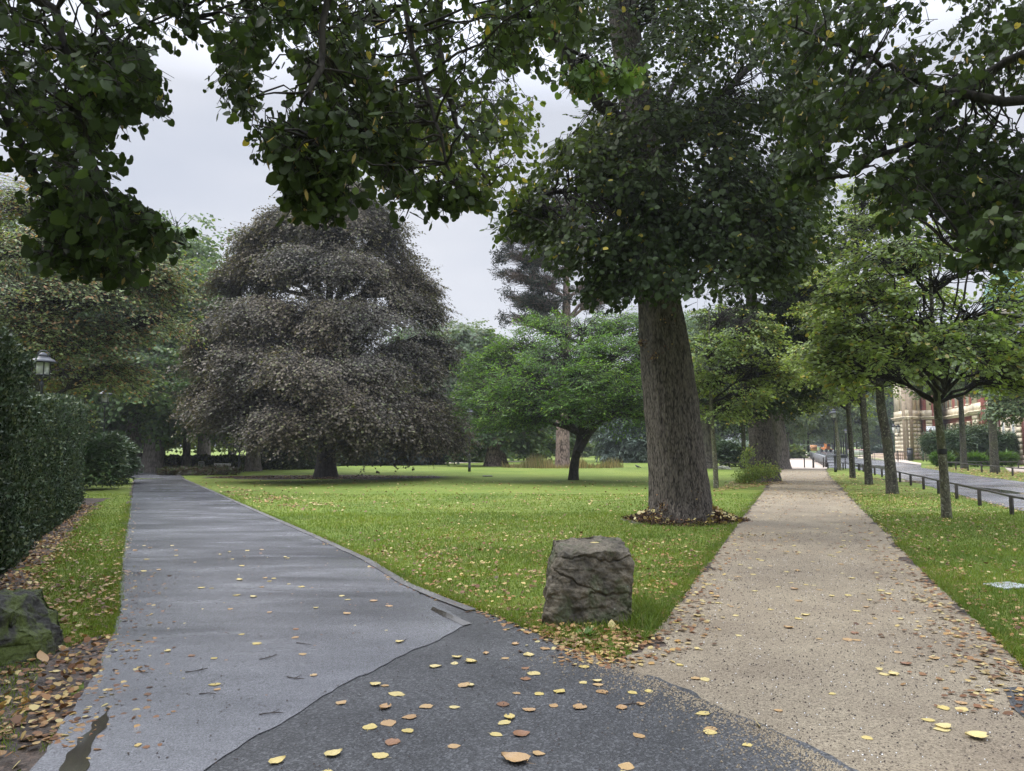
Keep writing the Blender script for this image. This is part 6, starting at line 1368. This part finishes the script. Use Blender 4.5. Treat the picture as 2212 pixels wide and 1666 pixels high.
# along the hedge foot and round both boulders
A_ = np.array([(-4.2, 5.8), (-5.65, 8.7), (-8.1, 13.5), (-11.5, 20.2)]); n = 2600; q = rg.random(n); s = np.linspace(0, 1, 4)
P = np.c_[np.interp(q, s, A_[:, 0])+rg.normal(-.05, .22, n), np.interp(q, s, A_[:, 1])+rg.normal(0, .2, n)]; addl(P, rg.uniform(.01, .04, n), .035, .07, 9, 1.0)
P = pts_px([(60, 1430), (130, 1340), (240, 1370), (215, 1450), (150, 1545), (60, 1650), (-80, 1690), (-100, 1500)], 330); addl(P, rg.uniform(.01, .05, len(P)), .035, .075, 10, 1.2)
P = pts_px([(40, 1270), (260, 1240), (250, 1340), (130, 1340), (60, 1300)], 420); P = P[outside(P)]; addl(P, rg.uniform(.02, .06, len(P)), .035, .07, 11)
P = pts_px([(90, 1160), (270, 1150), (260, 1240), (40, 1270)], 380); P = P[outside(P)]; addl(P, rg.uniform(.02, .05, len(P)), .035, .07, 12)
P = pts_px([(1120, 1345), (1240, 1350), (1390, 1370), (1400, 1400), (1320, 1430), (1230, 1400), (1150, 1372)], 260); addl(P, rg.uniform(.018, .05, len(P)), .03, .065, 13, .9)
P = pts_px([(1580, 1175), (1650, 1062), (1800, 1060), (1900, 1160), (1830, 1200), (1640, 1200)], 420); addl(P, .016, .05, .085, 14, .3)
P = pts_px([(1672, 1036), (1790, 1030), (1830, 1080), (1640, 1080)], 900); addl(P, .016, .06, .10, 15, .3)
P = pts_px([(1540, 1065), (1700, 1045), (1690, 1036), (1580, 1040)], 900); addl(P, .04, .07, .11, 16, .3)
P = pts_px([(1990, 1015), (2240, 1044), (2400, 1060), (2400, 1025), (2212, 1019), (2000, 1008)], 2600); P = P[outside(P)]; addl(P, .04, .09, .13, 17, .4)
P = pts_px([(300, 1150), (800, 1230), (950, 1330), (420, 1640), (240, 1500)], 60); addl(P, .0225, .02, .05, 18, .2)
P = pts_px([(1880, 1030), (2000, 1055), (2200, 1108), (2300, 1120), (2100, 1075)], 260); addl(P, .018, .06, .1, 19, .3)
X = [np.concatenate([l[i] for l in L_]) for i in range(4)]
o = link('leaf_litter', leaves_mesh('leaf_litter', X[0], X[1], X[2], X[3], 'round', M['litter_leaf'])); tag(o, 'scattered yellow and brown fallen leaves on the grass and path edges', 'leaf litter', kind='stuff')
# brown heap of cut sprouts and leaves round the lime's foot
n = 12000; a = rg.uniform(0, 6.283, n); q = rg.uniform(.50, 1.32, n)**1; rr = q*(1+.12*np.sin(a*3+1)); hgt = np.clip(1.2-q, 0, .6)*.5
P = np.c_[cL[0]+rr*np.cos(a), cL[1]+rr*.92*np.sin(a)]; A4 = litter(P, .01+rg.random(n)*hgt, .03, .075, 44, 2.5)
o = link('twig_heap', leaves_mesh('twig_heap', *A4, 'kite', M['mulch_leaf'])); tag(o, 'dark heap of twigs and brown leaves round the foot of the big lime', 'leaf heap', kind='stuff')
n = 170; a = rg.uniform(math.pi, 2*math.pi, n); q = rg.uniform(.55, 1.2, n); P = np.c_[cL[0]+q*np.cos(a), cL[1]+q*.92*np.sin(a)]; A4 = litter(P, 
    .04+np.clip(1.2-q, 0, .6)*.5, .07, .11, 45, 1.3)
o = link('leaf_litter', leaves_mesh('leaf_litter', *A4, 'heart', leaf_mat('fresh_yellow_leaf', [(0, (.36, .22, .09)), (.4, (.46, .36, .13)), (1, (.52, .44, .19))], trans=.1))); tag(o, 'pale yellow leaves lying on the dark heap round the big lime', 'leaf litter', kind='stuff')
# bare soil leaf mulch below the copper beech
n = 5000; a = rg.uniform(0, 6.283, n); q = rg.random(n)**.5; P = np.c_[cB[0]+q*6*np.cos(a), cB[1]+q*2.3*np.sin(a)]; A4 = litter(P, np.full(n, .02), .08, .14, 46, .6)
o = link('leaf_mulch', leaves_mesh('leaf_mulch', *A4, 'kite', M['mulch_leaf'])); tag(o, 'dark brown fallen leaves on bare soil under the copper beech', 'leaf litter', kind='stuff')
# dead twigs on the paths
tw = [(400, 1460, 'forked dead twig on the wet path, left one'), (300, 1455, 'short dead twig near the left edge of the wet path'), (560, 1553, 'forked dead twig near the seam of the two asphalts'), (430, 1508, 'dead twig pair on the wet path'), (620, 1470, 'dead twig right of centre on the wet path'), (640, 1395, 'thin dead twig on the upper wet path'), (1345, 1590-60, 'thin twig on the dark asphalt'), (860, 1395, 'thin twig at the tip of the wet path'), (560, 1432, 'short twig in the middle of the wet path')]
for i, (u, v, lab) in enumerate(tw):
    r2 = np.random.default_rng(i+5); L = .10+.06*r2.random(); a = r2.uniform(-.6, .6); p = np.array((0, 0, .004)); pts = [p]
    for k in range(4): a += r2.normal(0, .25); p = p+np.array((math.cos(a)*L/4, math.sin(a)*L/4, .001)); pts.append(p)
    m_ = MB().tube(pts, [.004, .0035, .003, .003, .002], 5); q = pts[2]
    if i % 2 == 0: m_.tube([q, q+np.array((.02, .03, .002)), q+np.array((.03, .06, .003))], [.003, .002, .0015], 5)
    o = m_.build('twig', M['twig']); o.location = (*G(u, v)[:2], .022 if i not in (6,) else .016); tag(o, lab, 'twig', 'dead twigs on the paths')
# dark crumbs and nutlets strewn over the surfaces
def crumbs(n, poly, z, s0, s1, mat, name, label):
    P = pts_px(poly, n); rg2 = np.random.default_rng(n); S = rg2.uniform(s0, s1, n)
    base = np.array([(1,0,0),(-1,0,0),(0,1,0),(0,-1,0),(0,0,1),(0,0,-.3)]); V = (np.c_[P, np.full(n, z)][:, None]+base[None]*S[:, None, None]*rg2.uniform(.6, 1.2, (n, 6, 1))).reshape(-1, 3)
    f = np.array([(0,2,4),(2,1,4),(1,3,4),(3,0,4)]); F = (f[None]+(np.arange(n)*6)[:, None, None]).reshape(-1, 3)
    o = link(name, mesh_np(name, V, [F], mat)); tag(o, label, 'debris', kind='stuff')
crumbs(1500, [(160, 1690), (290, 1300), (290, 1150), (560, 1170), (1000, 1350), (1200, 1390), (1700, 1620), (1700, 1690)], .022, .003, .008, M['twig'], 'seed_debris', 'tiny dark nutlets and crumbs on the asphalt')
crumbs(5200, [(1400, 1420), (1600, 1150), (1850, 1150), (2190, 1450), (2300, 1690), (1850, 1690), (1560, 1530)], .010, .003, .0085, M['soil'], 'gravel_chips', 'small dark stone chips on the gravel path')
for k_, (n_, w_) in enumerate(((2600, .10), (1800, .30))):
    A_ = np.array([G(*p)[:2] for p in DARK_N[4:]]); q = rg.random(n_)**.8; s_ = np.linspace(0, 1, len(A_)); PP_ = np.c_[np.interp(q, s_, A_[:, 0])-np.abs(rg.normal(0, w_, n_))*.8, np.interp(q, s_, A_[:, 1])-np.abs(rg.normal(0, w_, n_))*.6]
    _b = np.array([(1,0,0),(-1,0,0),(0,1,0),(0,-1,0),(0,0,1),(0,0,-.3)]); _S = rg.uniform(.003, .009, n_); V = (np.c_[PP_, np.full(n_, .0155)][:, None]+_b[None]*_S[:, None, None]).reshape(-1, 3)
    _f = np.array([(0,2,4),(2,1,4),(1,3,4),(3,0,4)]); o = link('washed_out_sand', mesh_np('washed_out_sand', V, [(_f[None]+(np.arange(n_)*6)[:, None, None]).reshape(-1, 3)], M['gravel'])); tag(o, ['sand grains washed onto the seam of the dark asphalt', 'sand grains scattered over the dark asphalt near the gravel'][k_], 'sand', kind='stuff')
crumbs(700, [(1400, 1420), (1600, 1200), (1850, 1200), (2190, 1450), (2300, 1690), (1850, 1690), (1560, 1530)], .010, .003, .006, M['white'], 'gravel_chips', 'small pale stone chips on the gravel path')

# ------------------------------------------------------------------ damp air over the park
m = bpy.data.materials.new('haze'); m.use_nodes = True; t = m.node_tree; t.nodes.remove(t.nodes['Principled BSDF'])
pv = nd(t, 'ShaderNodeVolumePrincipled'); pv.inputs['Color'].default_value = (.86, .90, .96, 1); pv.inputs['Density'].default_value = HAZE; pv.inputs['Anisotropy'].default_value = .2
t.links.new(pv.outputs[0], t.nodes['Material Output'].inputs['Volume'])
o = MB().box((0, 160, 19), (900, 520, 40)).build('haze', m); tag(o, 'thin damp haze over the park', 'haze', kind='stuff')
scene.cycles.volume_bounces = 0
